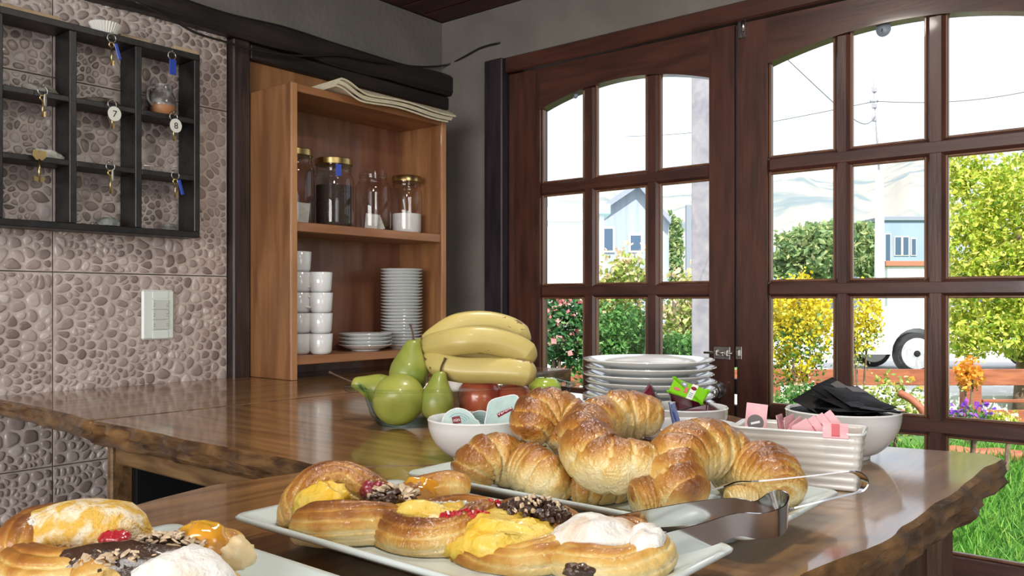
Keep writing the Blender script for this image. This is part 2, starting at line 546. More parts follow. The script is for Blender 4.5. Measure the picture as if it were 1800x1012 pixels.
def tube_data(P, r, n=10, closed=False):
    if np.isscalar(r): r = [r] * len(P)
    P = [Vector(p) for p in P]
    V, Fc = [], []
    # parallel transport
    nrm = None
    for i, p in enumerate(P):
        t = (P[(i + 1) % len(P)] - P[i - 1]).normalized() if closed else (P[min(i + 1, len(P) - 1)] - P[max(i - 1, 0)]).normalized()
        if nrm is None:
            nrm = t.orthogonal().normalized()
        nrm = (nrm - t * nrm.dot(t)).normalized()
        b = t.cross(nrm)
        for k in range(n):
            a = 2 * math.pi * k / n
            V.append(p + (nrm * math.cos(a) + b * math.sin(a)) * r[i])
    m = len(P)
    for j in range(m if closed else m - 1):
        j2 = (j + 1) % m
        for k in range(n):
            Fc.append((j * n + k, j * n + (k + 1) % n, j2 * n + (k + 1) % n, j2 * n + k))
    if not closed:
        Fc.append(tuple(range(n - 1, -1, -1)))
        Fc.append(tuple((m - 1) * n + k for k in range(n)))
    return V, Fc


def tube(name, P, r, mat, parent=None, n=10, closed=False):
    V, Fc = tube_data(P, r, n, closed)
    return mk(name, V, Fc, mat, parent)


def ring_pts(R, n=20, plane='yz', c=(0, 0, 0)):
    out = []
    for i in range(n):
        a = 2 * math.pi * i / n
        p = (0, R * math.cos(a), R * math.sin(a)) if plane == 'yz' else ((R * math.cos(a), 0, R * math.sin(a)) if plane == 'xz' else (R * math.cos(a), R * math.sin(a), 0))
        out.append(Vector(c) + Vector(p))
    return out


def prism(name, poly, axis, a0, a1, mat, parent=None, bev=0.0):
    """extrude a polygon along an axis: 'x' (poly in y,z), 'y' (poly in x,z), 'z' (poly in x,y)"""
    def P(u, v, a):
        return (a, u, v) if axis == 'x' else ((u, a, v) if axis == 'y' else (u, v, a))
    bm = bmesh.new()
    lo = [bm.verts.new(P(u, v, a0)) for u, v in poly]
    hi = [bm.verts.new(P(u, v, a1)) for u, v in poly]
    n = len(poly)
    bm.faces.new(lo); bm.faces.new(hi)
    for i in range(n):
        bm.faces.new((lo[i], lo[(i + 1) % n], hi[(i + 1) % n], hi[i]))
    bmesh.ops.recalc_face_normals(bm, faces=bm.faces)
    if bev:
        bmesh.ops.bevel(bm, geom=list(bm.edges), offset=bev, segments=1, affect='EDGES')
    return bm_obj(name, bm, mat, parent)


def text(name, s, size, mat, parent, mtx):
    cu = bpy.data.curves.new(name, 'FONT')
    cu.body = s; cu.size = size; cu.align_x = 'CENTER'; cu.align_y = 'CENTER'
    cu.extrude = 0.0002
    o = bpy.data.objects.new(name, cu)
    cu.materials.append(MATS[mat])
    COL.objects.link(o)
    dg = bpy.context.evaluated_depsgraph_get()
    me = bpy.data.meshes.new_from_object(o.evaluated_get(dg))
    bpy.data.objects.remove(o, do_unlink=True)
    o = bpy.data.objects.new(name, me)
    COL.objects.link(o)
    o.parent = parent
    o.matrix_basis = mtx
    return o


def frame_mtx(origin, xdir, ydir):
    x = Vector(xdir).normalized(); y = Vector(ydir); y = (y - x * y.dot(x)).normalized(); z = x.cross(y)
    return Matrix(((x.x, y.x, z.x, origin[0]), (x.y, y.y, z.y, origin[1]), (x.z, y.z, z.z, origin[2]), (0, 0, 0, 1)))


ORD = ['topmost', 'second', 'third', 'fourth', 'fifth', 'sixth', 'seventh', 'eighth', 'ninth', 'tenth', 'eleventh', 'twelfth', 'thirteenth',
       'fourteenth', 'fifteenth', 'sixteenth', 'seventeenth', 'eighteenth', 'nineteenth', 'twentieth', 'twenty-first', 'twenty-second',
       'twenty-third', 'twenty-fourth', 'twenty-fifth']


# ================================================================== THE ROOM
XA, YB, ZCEIL = -1.97, 2.047, 2.143
wl = box('wall_left', XA - 0.12, XA - 0.008, -3.0, YB + 0.14, 0, ZCEIL, 'wall_paint'); tag(wl, 'taupe painted wall above and beside the pebble tiles', kind='structure')
bm = bmesh.new()
bm_box(bm, XA - 0.12, -1.771, YB, YB + 0.14, 0, ZCEIL)
bm_box(bm, -1.771, -0.115, YB, YB + 0.14, 1.975, ZCEIL)
bm_box(bm, -0.115, 3.1, YB, YB + 0.14, 0, ZCEIL)
wr = bm_obj('wall_right', bm, 'wall_paint'); tag(wr, 'rough taupe painted wall around the glazed doors', kind='structure')
bm = bmesh.new()      # the far sides of the room, behind the photographer, with openings added for the fill lights
bm_box(bm, XA - 0.12, 3.1, -3.12, -3.0, 0, 0.85); bm_box(bm, XA - 0.12, 3.1, -3.12, -3.0, 2.05, ZCEIL)
bm_box(bm, XA - 0.12, -0.95, -3.12, -3.0, 0.85, 2.05); bm_box(bm, 1.65, 3.1, -3.12, -3.0, 0.85, 2.05)
wb = bm_obj('wall_rear', bm, 'wall_paint'); tag(wb, 'plain taupe wall at the rear of the room', kind='structure')
bm = bmesh.new()
bm_box(bm, 3.0, 3.12, -3.0, YB, 0, 0.85); bm_box(bm, 3.0, 3.12, -3.0, YB, 2.05, ZCEIL)
bm_box(bm, 3.0, 3.12, -3.0, -1.8, 0.85, 2.05); bm_box(bm, 3.0, 3.12, 0.6, YB, 0.85, 2.05)
ws = bm_obj('wall_side', bm, 'wall_paint'); tag(ws, 'plain taupe wall at the side of the room', kind='structure')
fl = box('floor', XA - 0.12, 3.1, -3.1, YB + 0.14, -0.08, 0, 'floor_wood'); tag(fl, 'brown wooden floor of the breakfast room', kind='structure')
ce = box('ceiling', XA - 0.12, 3.1, -3.1, YB + 0.14, ZCEIL + 0.012, ZCEIL + 0.1, 'ceiling_wood'); tag(ce, 'dark reddish-brown boarded ceiling', kind='structure')
for i in range(14):
    y0 = YB - 0.1 * (i + 1)
    box('plank', XA, 3.0, y0 + 0.003, y0 + 0.097, ZCEIL, ZCEIL + 0.014, 'ceiling_wood', ce, 0.003)

for lx, ly, lab in ((-0.25, 0.30, 'added unseen ceiling fill lamp above the front counter'), (-0.75, 1.15, 'added unseen ceiling fill lamp above the fruit dish')):  # lamps added out of view to brighten the upward faces
    cl = thing('fill_lamp', (lx, ly, ZCEIL), lab, 'lamp')
    mt = Matrix.Translation((lx, ly, ZCEIL))
    lathe('lamp_base', [(0.13, 0), (0.13, -0.015), (0.115, -0.022), (0, -0.022)], 'switch_white', cl, 36, mt)
    lathe('lamp_shade', [(0.112, -0.022), (0.110, -0.028), (0, -0.030)], 'fill_lamp_glow', cl, 36, mt)
    la = bpy.data.lights.new('fill_lamp_light', 'AREA'); la.shape = 'DISK'; la.size = 0.2; la.energy = LAMP_W; la.color = (1.0, 0.93, 0.83)
    lo_ = bpy.data.objects.new('fill_lamp_light', la); lo_.location = (lx, ly, ZCEIL - 0.034); COL.objects.link(lo_)

# ---- pebble tiles on the left wall
TS = 0.433


def clip_poly(poly, p, q):
    """keep the side of the bisector of p,q that holds p"""
    mx, my = (p[0] + q[0]) / 2, (p[1] + q[1]) / 2
    nx, ny = q[0] - p[0], q[1] - p[1]
    out = []
    n = len(poly)
    for i in range(n):
        a, b = poly[i], poly[(i + 1) % n]
        da = (a[0] - mx) * nx + (a[1] - my) * ny
        db = (b[0] - mx) * nx + (b[1] - my) * ny
        if da <= 0: out.append(a)
        if da * db < 0:
            t = da / (da - db)
            out.append((a[0] + (b[0] - a[0]) * t, a[1] + (b[1] - a[1]) * t))
    return out


def cells(w_, h_, n, seed):
    r = np.random.default_rng(seed)
    P = np.empty((0, 2))
    P = r.random((n, 2)) * (w_, h_)
    rect = [(0.002, 0.002), (w_ - 0.002, 0.002), (w_ - 0.002, h_ - 0.002), (0.002, h_ - 0.002)]
    res = []
    for it in range(2):
        D = ((P[:, None] - P[None]) ** 2).sum(-1)
        res = []
        for i in range(len(P)):
            poly = rect
            for j in np.argsort(D[i])[1:16]:
                poly = clip_poly(poly, P[i], P[j])
                if len(poly) < 3: break
            res.append(poly)
        if it == 0:
            P = np.array([np.mean(np.array(q), 0) * 0.75 + P[i] * 0.25 if len(q) > 2 else P[i] for i, q in enumerate(res)])
    return P, res


def pebble_geo(poly, seed):
    """a flat rounded pebble in (y,z) standing proud along +x: 3 rings of 12"""
    r = random.Random(seed)
    q = np.array(poly)
    c = q.mean(0)
    for _ in range(2):      # round the corners off
        q = np.concatenate([np.stack([0.75 * q + 0.25 * np.roll(q, -1, 0), 0.25 * q + 0.75 * np.roll(q, -1, 0)], 1).reshape(-1, 2)])
    per = np.concatenate([q, q[:1]])
    L = np.concatenate([[0], np.cumsum(np.linalg.norm(np.diff(per, axis=0), axis=1))])
    u = np.linspace(0, L[-1], 13)[:-1]
    ring = np.stack([np.interp(u, L, per[:, 0]), np.interp(u, L, per[:, 1])], 1)
    size = math.sqrt(max(1e-9, 0.5 * abs(np.dot(ring[:, 0], np.roll(ring[:, 1], 1)) - np.dot(ring[:, 1], np.roll(ring[:, 0], 1)))))
    g = 1 - 0.0017 / max(size * 0.5, 0.004)
    h = 0.0022 + 0.0016 * r.random()
    V = []
    for k, (sc, hh) in enumerate(((g, 0.0), (g * 0.86, 0.72), (g * 0.52, 1.0))):
        for p in ring:
            V.append((hh * h, c[0] + (p[0] - c[0]) * sc, c[1] + (p[1] - c[1]) * sc))
    Fc = []
    for j in range(2):
        for i in range(12):
            Fc.append((j * 12 + i, j * 12 + (i + 1) % 12, (j + 1) * 12 + (i + 1) % 12, (j + 1) * 12 + i))
    Fc.append(tuple(24 + i for i in range(12)))
    return V, Fc, size


peb_all = []
for ci, y0 in enumerate((0.363, 0.796)):
    for ri, z0 in enumerate((0.40, 0.833, 1.266, 1.699)):
        zt = min(TS, 1.96 - z0)
        t = box('tile', XA - 0.008, XA, y0 + 0.0012, y0 + TS - 0.0012, z0 + 0.0012, z0 + zt - 0.0012, 'grout', wl, 0.0008)
        t.name = 'tile'
        P, C = cells(TS, zt, int(400 * zt / TS), 100 + ci * 10 + ri)
        for i, poly in enumerate(C):
            if len(poly) < 4: continue
            V, Fc, size = pebble_geo(poly, i * 7 + ci * 1000 + ri)
            if size < 0.007: continue
            V = [(XA - 0.0005 + a, y0 + b, z0 + c) for a, b, c in V]
            cy, cz = y0 + P[i][0], z0 + P[i][1]
            r = random.random()
            shade = min(1, max(0, 0.45 + 0.8 * (r - 0.5) + 0.25 * float(vnoise([[cy * 14, cz * 14, 3]])[0])))
            # how large it shows: in the open and near
            open_ = cy > 0.72 and cz < 1.34 and cz > 1.0
            peb_all.append((size + (0.1 if open_ else 0), t, V, Fc, shade))
peb_all.sort(key=lambda e: -e[0])
for s, t, V, Fc, sh in peb_all[:300]:
    mk('pebble', V, Fc, 'pebble', t, True, [sh] * len(V))
rest = {}
for s, t, V, Fc, sh in peb_all[300:]:
    rest.setdefault(t.name, (t, [], [], []))
    _, v, f, a = rest[t.name]
    o = len(v)
    v += V; f += [tuple(o + i for i in q) for q in Fc]; a += [sh] * len(V)
for t, v, f, a in rest.values():
    o = mk('pebbles', v, f, 'pebble', t, True, a); o['kind'] = 'stuff'

# ---- dark post, beam and boards on the left wall
po = box('trim_1', XA - 0.008, -1.943, 1.231, 1.282, 0.95, 1.89, 'post_dark', bev=0.004); tag(po, 'dark wooden post at the end of the tiled wall', kind='structure')


def beam_mesh():
    V, Fc = [], []
    n = 60
    for i in range(n + 1):
        y = 0.2 + (YB - 0.2) * i / n
        a = 0.010 * float(vnoise([[y * 5, 0, 1]])[0]); b = 0.006 * float(vnoise([[y * 9, 3, 1]])[0])
        zb = 1.888 + b
        xf_ = -1.930 + 0.5 * a
        for x, z in ((XA - 0.007, zb), (xf_ - 0.008, zb), (xf_, zb + 0.012), (xf_, 1.945 + a * 0.6), (xf_ - 0.01, 1.955 + a * 0.6), (XA - 0.007, 1.957 + a * 0.6)):
            V.append((x, y, z))
    for i in range(n):
        for k in range(6):
            Fc.append((i * 6 + k, i * 6 + (k + 1) % 6, (i + 1) * 6 + (k + 1) % 6, (i + 1) * 6 + k))
    Fc.append(tuple(range(6))); Fc.append(tuple(n * 6 + k for k in range(5, -1, -1)))
    return V, Fc


be = mk('trim_2', *beam_mesh(), 'beam_dark', smooth=False); tag(be, 'dark rough beam running along the left wall above the cabinet', kind='structure')
lb = box('trim_3', XA - 0.007, -1.945, 1.284, YB, 1.846, 1.886, 'beam_dark', bev=0.003); tag(lb, 'black board under the dark beam above the cabinet', kind='structure')
ob = box('trim_4', XA - 0.007, XA + 0.006, 1.284, YB - 0.005, 1.70, 1.845, 'cab_side'); tag(ob, 'orange-brown board on the wall above the cabinet', kind='structure')

# cable along the beam and up the door wall
pts = [onx(p, q, -1.918) for p, q in ((238, 3), (300, 33), (345, 58), (398, 74), (440, 86), (520, 98), (600, 97), (660, 108))]
pts += [onx(735, 117, -1.955)] + [ony(p, q, YB - 0.006) for p, q in ((785, 114), (815, 100), (845, 84), (878, 75))]
cb = tube('electric_cable', catmull(pts, 70), 0.0032, 'cable', n=6); tag(cb, 'thin dark electric cable sagging from the beam to the door wall', 'cable')

# ---- glazed double doors
PY0, PY1 = YB + 0.012, YB + 0.052      # leaf thickness


def door_leaf(root, x0, x1, cols, arch, ztop, meet):
    """stiles, rails, glazing bars with beaded edges, panes; arch = (centre x, peak z, end z, half width)"""
    ax, apk, aend, ahw = arch
    def az(x): return apk - (apk - aend) * ((x - ax) / ahw) ** 2
    L, R = cols[0][0], cols[-1][1]
    sl = 0.45 * (PY1 - PY0)          # the meeting edges are bevelled
    s0, s1 = (sl, 0) if meet == 'left' else (0, sl)
    prism('stile', [(x0, PY0), (L, PY0), (L, PY1), (x0 - s0, PY1)], 'z', 0.03, ztop, 'door_wood', root)
    prism('stile', [(R, PY0), (x1, PY0), (x1 - s1, PY1), (R, PY1)], 'z', 0.03, ztop, 'door_wood', root)
    N = 24
    poly = [(L + (R - L) * i / N, az(L + (R - L) * i / N)) for i in range(N + 1)] + [(R, ztop), (L, ztop)]
    prism('top_rail', poly, 'y', PY0, PY1, 'door_wood_x', root)
    rows = [(1.530, 1.566), (1.214, 1.250), (0.900, 0.936)]
    for z0, z1 in rows:
        box('glazing_bar', L, R, PY0 + 0.003, PY1 - 0.003, z0, z1, 'door_wood_x', root, 0.006)
    for (a, b), (c, d) in zip(cols[:-1], cols[1:]):
        box('glazing_bar', b, c, PY0 + 0.004, PY1 - 0.004, 0.635, az((b + c) / 2) + 0.004, 'door_wood', root, 0.007)
    box('bottom_rail', L, R, PY0, PY1, 0.54, 0.635, 'door_wood_x', root, 0.003)
    box('panel', L, R, PY0 + 0.012, PY1 - 0.012, 0.12, 0.54, 'door_wood', root, 0.003)
    box('bottom_rail', L, R, PY0, PY1, 0.03, 0.12, 'door_wood_x', root, 0.003)
    zs = [0.635, 0.900, 0.936, 1.214, 1.250, 1.530, 1.566]
    pm = (PY0 + PY1) / 2 + 0.004
    for a, b in cols:
        for k in range(3):
            box('pane', a - 0.004, b + 0.004, pm, pm + 0.003, zs[2 * k] - 0.004, zs[2 * k + 1] + 0.004, 'pane_glass', root)
        poly = [(a - 0.004, 1.562)] + [(b + 0.004, 1.562)] + [(b + 0.004 - (b - a + 0.008) * i / 8, az(b + 0.004 - (b - a + 0.008) * i / 8) + 0.004) for i in range(9)]
        prism('pane', poly, 'y', pm, pm + 0.003, 'pane_glass', root)
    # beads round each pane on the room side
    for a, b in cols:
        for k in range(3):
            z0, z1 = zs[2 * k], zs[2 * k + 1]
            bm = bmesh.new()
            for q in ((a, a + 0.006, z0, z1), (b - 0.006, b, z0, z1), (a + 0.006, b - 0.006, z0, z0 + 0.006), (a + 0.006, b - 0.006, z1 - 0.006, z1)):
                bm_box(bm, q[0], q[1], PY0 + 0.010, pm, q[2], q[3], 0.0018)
            bm_obj('glazing_bead', bm, 'bead_wood_sunlit', root)
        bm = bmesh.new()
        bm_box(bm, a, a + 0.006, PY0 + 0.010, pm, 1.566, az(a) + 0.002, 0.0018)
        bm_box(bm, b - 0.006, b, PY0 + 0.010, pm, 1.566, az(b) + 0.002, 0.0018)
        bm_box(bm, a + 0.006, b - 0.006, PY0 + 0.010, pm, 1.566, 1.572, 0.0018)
        bm_obj('glazing_bead', bm, 'bead_wood_sunlit', root)


d1 = thing('door_1', (-1.31, YB + 0.03, 0), 'left brown glazed door leaf with arched top', None, kind='structure')
door_leaf(d1, -1.693, -0.931, [(-1.570, -1.412), (-1.372, -1.198), (-1.160, -1.003)], (-1.283, 1.842, 1.794, 0.287), 1.922, 'right')
d2 = thing('door_2', (-0.55, YB + 0.03, 0), 'right brown glazed door leaf with arched top', None, kind='structure')
door_leaf(d2, -0.924, -0.190, [(-0.843, -0.676), (-0.642, -0.472), (-0.434, -0.270)], (-0.545, 1.850, 1.806, 0.296), 1.922, 'left')
bm = bmesh.new()
bm_box(bm, -1.771, -1.696, YB - 0.022, YB + 0.10, 0, 1.972, 0.004)
fr = bm_obj('trim_5', bm, 'jamb_dark'); tag(fr, 'dark blue-black door jamb at the left of the doors', kind='structure')
fr = box('trim_6', -1.696, -0.187, YB - 0.008, YB + 0.10, 1.925, 1.973, 'door_wood_x', bev=0.004); tag(fr, 'brown head of the door frame', kind='structure')
fr = box('trim_7', -0.187, -0.115, YB - 0.015, YB + 0.10, 0, 1.972, 'door_wood', bev=0.004); tag(fr, 'brown door jamb at the right of the doors', kind='structure')
fr = box('trim_8', -1.696, -0.187, YB + 0.0, YB + 0.10, 0.0, 0.028, 'door_wood_x', bev=0.004); tag(fr, 'brown threshold under the doors', kind='structure')
# strip on the meeting edge, leaving two open slits where daylight shows
for z0, z1 in ((0.03, 0.928), (0.957, 0.997), (1.028, 1.922)):
    ya, yb = PY0 + 0.012, PY1 - 0.004
    prism('meeting_strip', [(-0.9315 - 0.45 * (ya - PY0), ya), (-0.9235 - 0.45 * (ya - PY0), ya), (-0.9235 - 0.45 * (yb - PY0), yb), (-0.9315 - 0.45 * (yb - PY0), yb)], 'z', z0, z1, 'jamb_dark', d2)
# bolt, keeper, knob, top hinge
p = ony(1270, 620, PY0)
HW = []
bt = thing('barrel_bolt', p, 'small worn metal barrel bolt on the left door leaf', 'bolt')
box('plate', p.x - 0.024, p.x + 0.022, PY0 - 0.003, PY0, p.z - 0.017, p.z + 0.017, 'steel_brushed', bt, 0.001)
tube('rod', [(p.x - 0.05, PY0 - 0.006, p.z), (p.x + 0.030, PY0 - 0.006, p.z)], 0.0035, 'nickel', bt)
tube('handle', [(p.x + 0.008, PY0 - 0.006, p.z), (p.x + 0.008, PY0 - 0.02, p.z - 0.006)], 0.003, 'nickel', bt)
for dx in (-0.015, 0.014):
    box('loop', p.x + dx - 0.004, p.x + dx + 0.004, PY0 - 0.0105, PY0 - 0.003, p.z - 0.009, p.z + 0.009, 'nickel', bt, 0.002)
p = ony(1300, 620, PY0)
HW.append(bt)
bt = thing('bolt_keeper', p, 'small metal bolt keeper on the right door leaf', 'keeper')
box('plate', p.x - 0.010, p.x + 0.007, PY0 - 0.003, PY0, p.z - 0.017, p.z + 0.017, 'steel_brushed', bt, 0.001)
box('loop', p.x - 0.006, p.x + 0.003, PY0 - 0.0105, PY0 - 0.003, p.z - 0.009, p.z + 0.009, 'nickel', bt, 0.002)
p = ony(1262, 686, PY0)
HW.append(bt)
kb = thing('knob', p, 'round grey metal knob on the left door leaf beside the plates', 'knob')
mt = Matrix.Translation(p) @ Matrix.Rotation(math.pi / 2, 4, 'X')
lathe('rose', [(0, 0.006), (0.020, 0.006), (0.024, 0)], 'steel_brushed', kb, 28, mt)
lathe('neck', [(0.009, 0.0), (0.009, 0.03)], 'steel_brushed', kb, 20, mt)
lathe('grip', [(0.009, 0.024), (0.020, 0.03), (0.0245, 0.042), (0.022, 0.054), (0.012, 0.060), (0, 0.061)], 'steel_brushed', kb, 28, mt)
p = ony(1305, 46, PY0)
HW.append(kb)
hg = thing('hinge', p, 'small metal bolt plate at the top of the two doors', 'hinge')
for dx in (-0.006, 0.005):
    box('leaf_plate', p.x + dx - 0.0045, p.x + dx + 0.0045, PY0 - 0.004, PY0, p.z - 0.032, p.z + 0.032, 'steel_brushed', hg, 0.001)
tube('pin', [(p.x + 0.006, PY0 - 0.008, p.z - 0.02), (p.x + 0.006, PY0 - 0.008, p.z + 0.018)], 0.0045, 'chrome', hg)
HW.append(hg)

for q in HW:
    hang(q, d2 if q.name.startswith('bolt_keeper') else d1)
    del q['category']

# suction cups on the glass
for px, py, r, lab in ((1553, 52, 0.017, 'pale blue suction cup stuck to the top middle pane of the right door'), (1012, 168, 0.009, 'tiny bluish suction cup at the top of the left door')):
    p = ony(px, py, PY0 + 0.020)
    s = thing('suction_cup', p, lab, 'suction cup')
    lathe('cup', [(0, 0.007), (r * 0.3, 0.007), (r * 0.7, 0.004), (r, 0.0006), (r, 0)], 'tray_blue', s, 24, Matrix.Translation(p) @ Matrix.Rotation(math.pi / 2, 4, 'X'))
    tube('hook', [p + Vector((0, -0.006, 0)), p + Vector((0, -0.012, -0.002)), p + Vector((0, -0.013, -0.008)), p + Vector((0, -0.016, -0.008))], 0.001, 'chrome', s, 6)

# ================================================================== COUNTERS
def slab(name, outline, live, z1, th, mat, label, seed, step=0.012):
    """a thick plank: outline points (x,y), live[i] = how wild the edge from point i to i+1 is"""
    pts, wild = [], []
    n = len(outline)
    for i in range(n):
        a, b = Vector(outline[i]), Vector(outline[(i + 1) % n])
        k = max(1, int((b - a).length / step)) if live[i] else max(1, int((b - a).length / 0.1))
        for j in range(k):
            pts.append(a + (b - a) * (j / k)); wild.append(live[i])
    m = len(pts)
    ar = sum(pts[i].x * pts[(i + 1) % m].y - pts[(i + 1) % m].x * pts[i].y for i in range(m))
    sg = 1 if ar > 0 else -1
    rings = [(0.0, 0.0), (0.0025, 0.0035), (0.003, 0.18), (0.0045, 0.36), (0.0015, 0.52), (0.004, 0.68), (0.0, 0.86), (-0.006, 1.0)]
    V, top = [], None
    for ri, (off, zz) in enumerate(rings):
        for i in range(m):
            t = (pts[(i + 1) % m] - pts[i - 1]).normalized()
            nrm = Vector((t.y, -t.x)) * sg
            q = pts[i]
            wv = wild[i]
            nz = float(fbm([[q.x * 9, q.y * 9, seed]], seed, 3)[0])
            n2 = float(fbm([[q.x * 22, q.y * 22, zz * th * 60 + seed]], seed + 5, 3)[0])
            e = wv * (0.006 * nz + off * (1.2 + nz) + (0.0075 * n2 if ri > 1 else 0))
            e += (0 if wv else min(off, 0.001) if ri < 5 else 0)
            z = z1 - (zz if ri in (0, 1) and zz < 0.01 else zz * th)
            if ri == 0: z = z1; e -= 0.0025
            V.append((q.x + nrm.x * e, q.y + nrm.y * e, z))
    Fs, Ft = [], [tuple(range(m))]
    for r in range(len(rings) - 1):
        for i in range(m):
            Fs.append((r * m + i, r * m + (i + 1) % m, (r + 1) * m + (i + 1) % m, (r + 1) * m + i))
    Ft.append(tuple((len(rings) - 1) * m + i for i in range(m)))
    t = thing(name, (pts[0].x, pts[0].y, z1 - th), label, 'counter')
    V0 = [(x, y, z) for x, y, z in V]
    body = mk('plank_edge', V0, Fs + [Ft[1]], 'bark_edge', t)
    es = body.modifiers.new('edge', 'EDGE_SPLIT'); es.split_angle = math.radians(55)
    tp = mk('plank_top', V0[:m], [Ft[0]], mat, t, False)
    for o in (body, tp):
        bmx = bmesh.new(); bmx.from_mesh(o.data); bmesh.ops.recalc_face_normals(bmx, faces=bmx.faces)
        if o is tp:
            for f_ in bmx.faces:
                if f_.normal.z < 0: f_.normal_flip()
        bmx.to_mesh(o.data); bmx.free()
    return t


slab('counter_plank', [(-1.968, 0.668), (-1.70, 0.66), (-1.440, 0.645), (-1.440, 2.04), (-1.968, 2.04)], [1, 1, 0, 0, 0], 1.0, 0.036, 'counter_y',
     'dark glossy plank counter along the pebble-tiled wall under the cabinet', 3)
SL2 = slab('counter_plank', [(-1.432, 0.645), (-1.17, 0.64), (-0.98, 0.646), (-0.845, 0.640), (-0.800, 0.650), (-0.716, 0.742), (-0.690, 1.0), (-0.658, 1.40), (-0.90, 1.48), (-1.432, 1.58)],
     [1, 1, 1, .3, 0, 0, 0, 1, 1, 0], 1.0, 0.040, 'counter_x', 'glossy live-edge counter plank under the glass fruit dish', 9)
rp_ = [onz(p, q, 1.0) for p, q in ((1764, 807), (1733, 821), (1709, 837), (1668, 872), (1644, 884), (1616, 910), (1573, 944), (1533, 968), (1493, 983), (1431, 1010))]
ol = [(-0.80, 0.05), (-0.805, 0.39), (-0.833, 0.5), (-0.812, 0.61), (-0.797, 0.649), (-0.712, 0.742), (-0.686, 1.0), (-0.654, 1.40), (-0.47, 1.28), (-0.33, 1.225), (-0.205, 1.248)]
ol += [(p.x, p.y) for p in rp_] + [(-0.225, 0.45), (-0.22, 0.05)]
SL3 = slab('counter_plank', ol, [.5, .5, .5, .3, 0, 0, 0, 1, 1, .4] + [1.0] * 11 + [1, 0], 1.0, 0.042, 'counter_y',
     'live-edge counter plank in front carrying the pastry trays and bowls', 21)
# base under the middle plank
cb = SL2
box('leg', -1.425, -1.409, 0.662, 0.70, 0, 0.9595, 'raw_wood', cb, 0.003)
box('apron', -1.409, -0.86, 0.668, 0.690, 0.927, 0.9595, 'raw_wood', cb, 0.003)
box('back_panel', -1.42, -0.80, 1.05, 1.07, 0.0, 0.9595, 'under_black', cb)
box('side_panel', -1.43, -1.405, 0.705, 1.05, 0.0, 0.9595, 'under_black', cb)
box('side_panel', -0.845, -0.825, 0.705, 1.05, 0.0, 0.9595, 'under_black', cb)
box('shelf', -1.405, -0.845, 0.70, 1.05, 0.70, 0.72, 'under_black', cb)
for i, (dx, lab) in enumerate(((0, 'lower of two blue-grey trays on the dark shelf under the counter'), (0.012, 'upper of two blue-grey trays on the dark shelf under the counter'))):
    z = 0.72 + i * 0.075
    tr = thing('serving_tray', (-1.05, 0.85, z), lab, 'tray')
    box('base', -1.19 + dx, -0.90 + dx, 0.73, 0.97, z, z + 0.004, 'tray_blue', tr, 0.001)
    box('rim', -1.20 + dx, -1.185 + dx, 0.725, 0.975, z + 0.004, z + 0.075 - 0.008 * i, 'tray_blue', tr, 0.002)
    box('rim', -0.905 + dx, -0.89 + dx, 0.725, 0.975, z + 0.004, z + 0.075 - 0.008 * i, 'tray_blue', tr, 0.002)
    if i == 0: box('front', -1.185 + dx, -0.905 + dx, 0.725, 0.732, z + 0.004, z + 0.02, 'tray_blue', tr, 0.001)
# base under the front plank
cb = SL3
box('leg', -0.300, -0.235, 1.10, 1.165, 0, 0.9575, 'leg_wood', cb, 0.004)
box('leg', -0.300, -0.235, 0.06, 0.125, 0, 0.9575, 'leg_wood', cb, 0.004)
box('leg', -0.780, -0.72, 0.06, 0.125, 0, 0.9575, 'leg_wood', cb, 0.004)
box('leg', -0.770, -0.71, 1.10, 1.165, 0, 0.9575, 'leg_wood', cb, 0.004)
box('apron', -0.275, -0.250, 0.125, 1.10, 0.80, 0.9575, 'leg_wood', cb, 0.004)
box('apron', -0.775, -0.75, 0.125, 1.10, 0.80, 0.9575, 'leg_wood', cb, 0.004)
tube('brace', [(-0.262, 1.10, 0.70), (-0.262, 0.92, 0.82)], 0.018, 'leg_wood', cb, 8)

# ================================================================== CABINET AND WHAT STANDS IN IT
CX0, CX1, CY0, CY1, CZ0, CZ1 = -1.962, -1.772, 1.284, 1.849, 1.0005, 1.756
cab = thing('open_cabinet', (-1.87, 1.56, CZ0), 'orange-brown wooden open cabinet with shelves of jars and crockery', 'cabinet')
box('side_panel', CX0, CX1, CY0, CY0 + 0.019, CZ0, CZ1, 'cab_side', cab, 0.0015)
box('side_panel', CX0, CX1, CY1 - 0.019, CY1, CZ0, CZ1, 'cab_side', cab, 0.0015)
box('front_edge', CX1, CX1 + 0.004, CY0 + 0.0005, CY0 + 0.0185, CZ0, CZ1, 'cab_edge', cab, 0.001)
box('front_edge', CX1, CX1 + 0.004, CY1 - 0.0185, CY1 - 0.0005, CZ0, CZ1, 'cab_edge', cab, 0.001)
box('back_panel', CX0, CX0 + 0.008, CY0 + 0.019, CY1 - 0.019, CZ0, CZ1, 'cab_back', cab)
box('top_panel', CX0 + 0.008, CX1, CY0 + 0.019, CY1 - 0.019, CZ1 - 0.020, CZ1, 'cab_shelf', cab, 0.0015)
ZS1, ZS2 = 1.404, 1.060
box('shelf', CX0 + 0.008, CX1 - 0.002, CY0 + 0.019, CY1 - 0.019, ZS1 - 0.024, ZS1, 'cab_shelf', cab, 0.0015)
box('shelf', CX0 + 0.008, CX1 - 0.002, CY0 + 0.019, CY1 - 0.019, ZS2 - 0.022, ZS2, 'cab_shelf', cab, 0.0015)

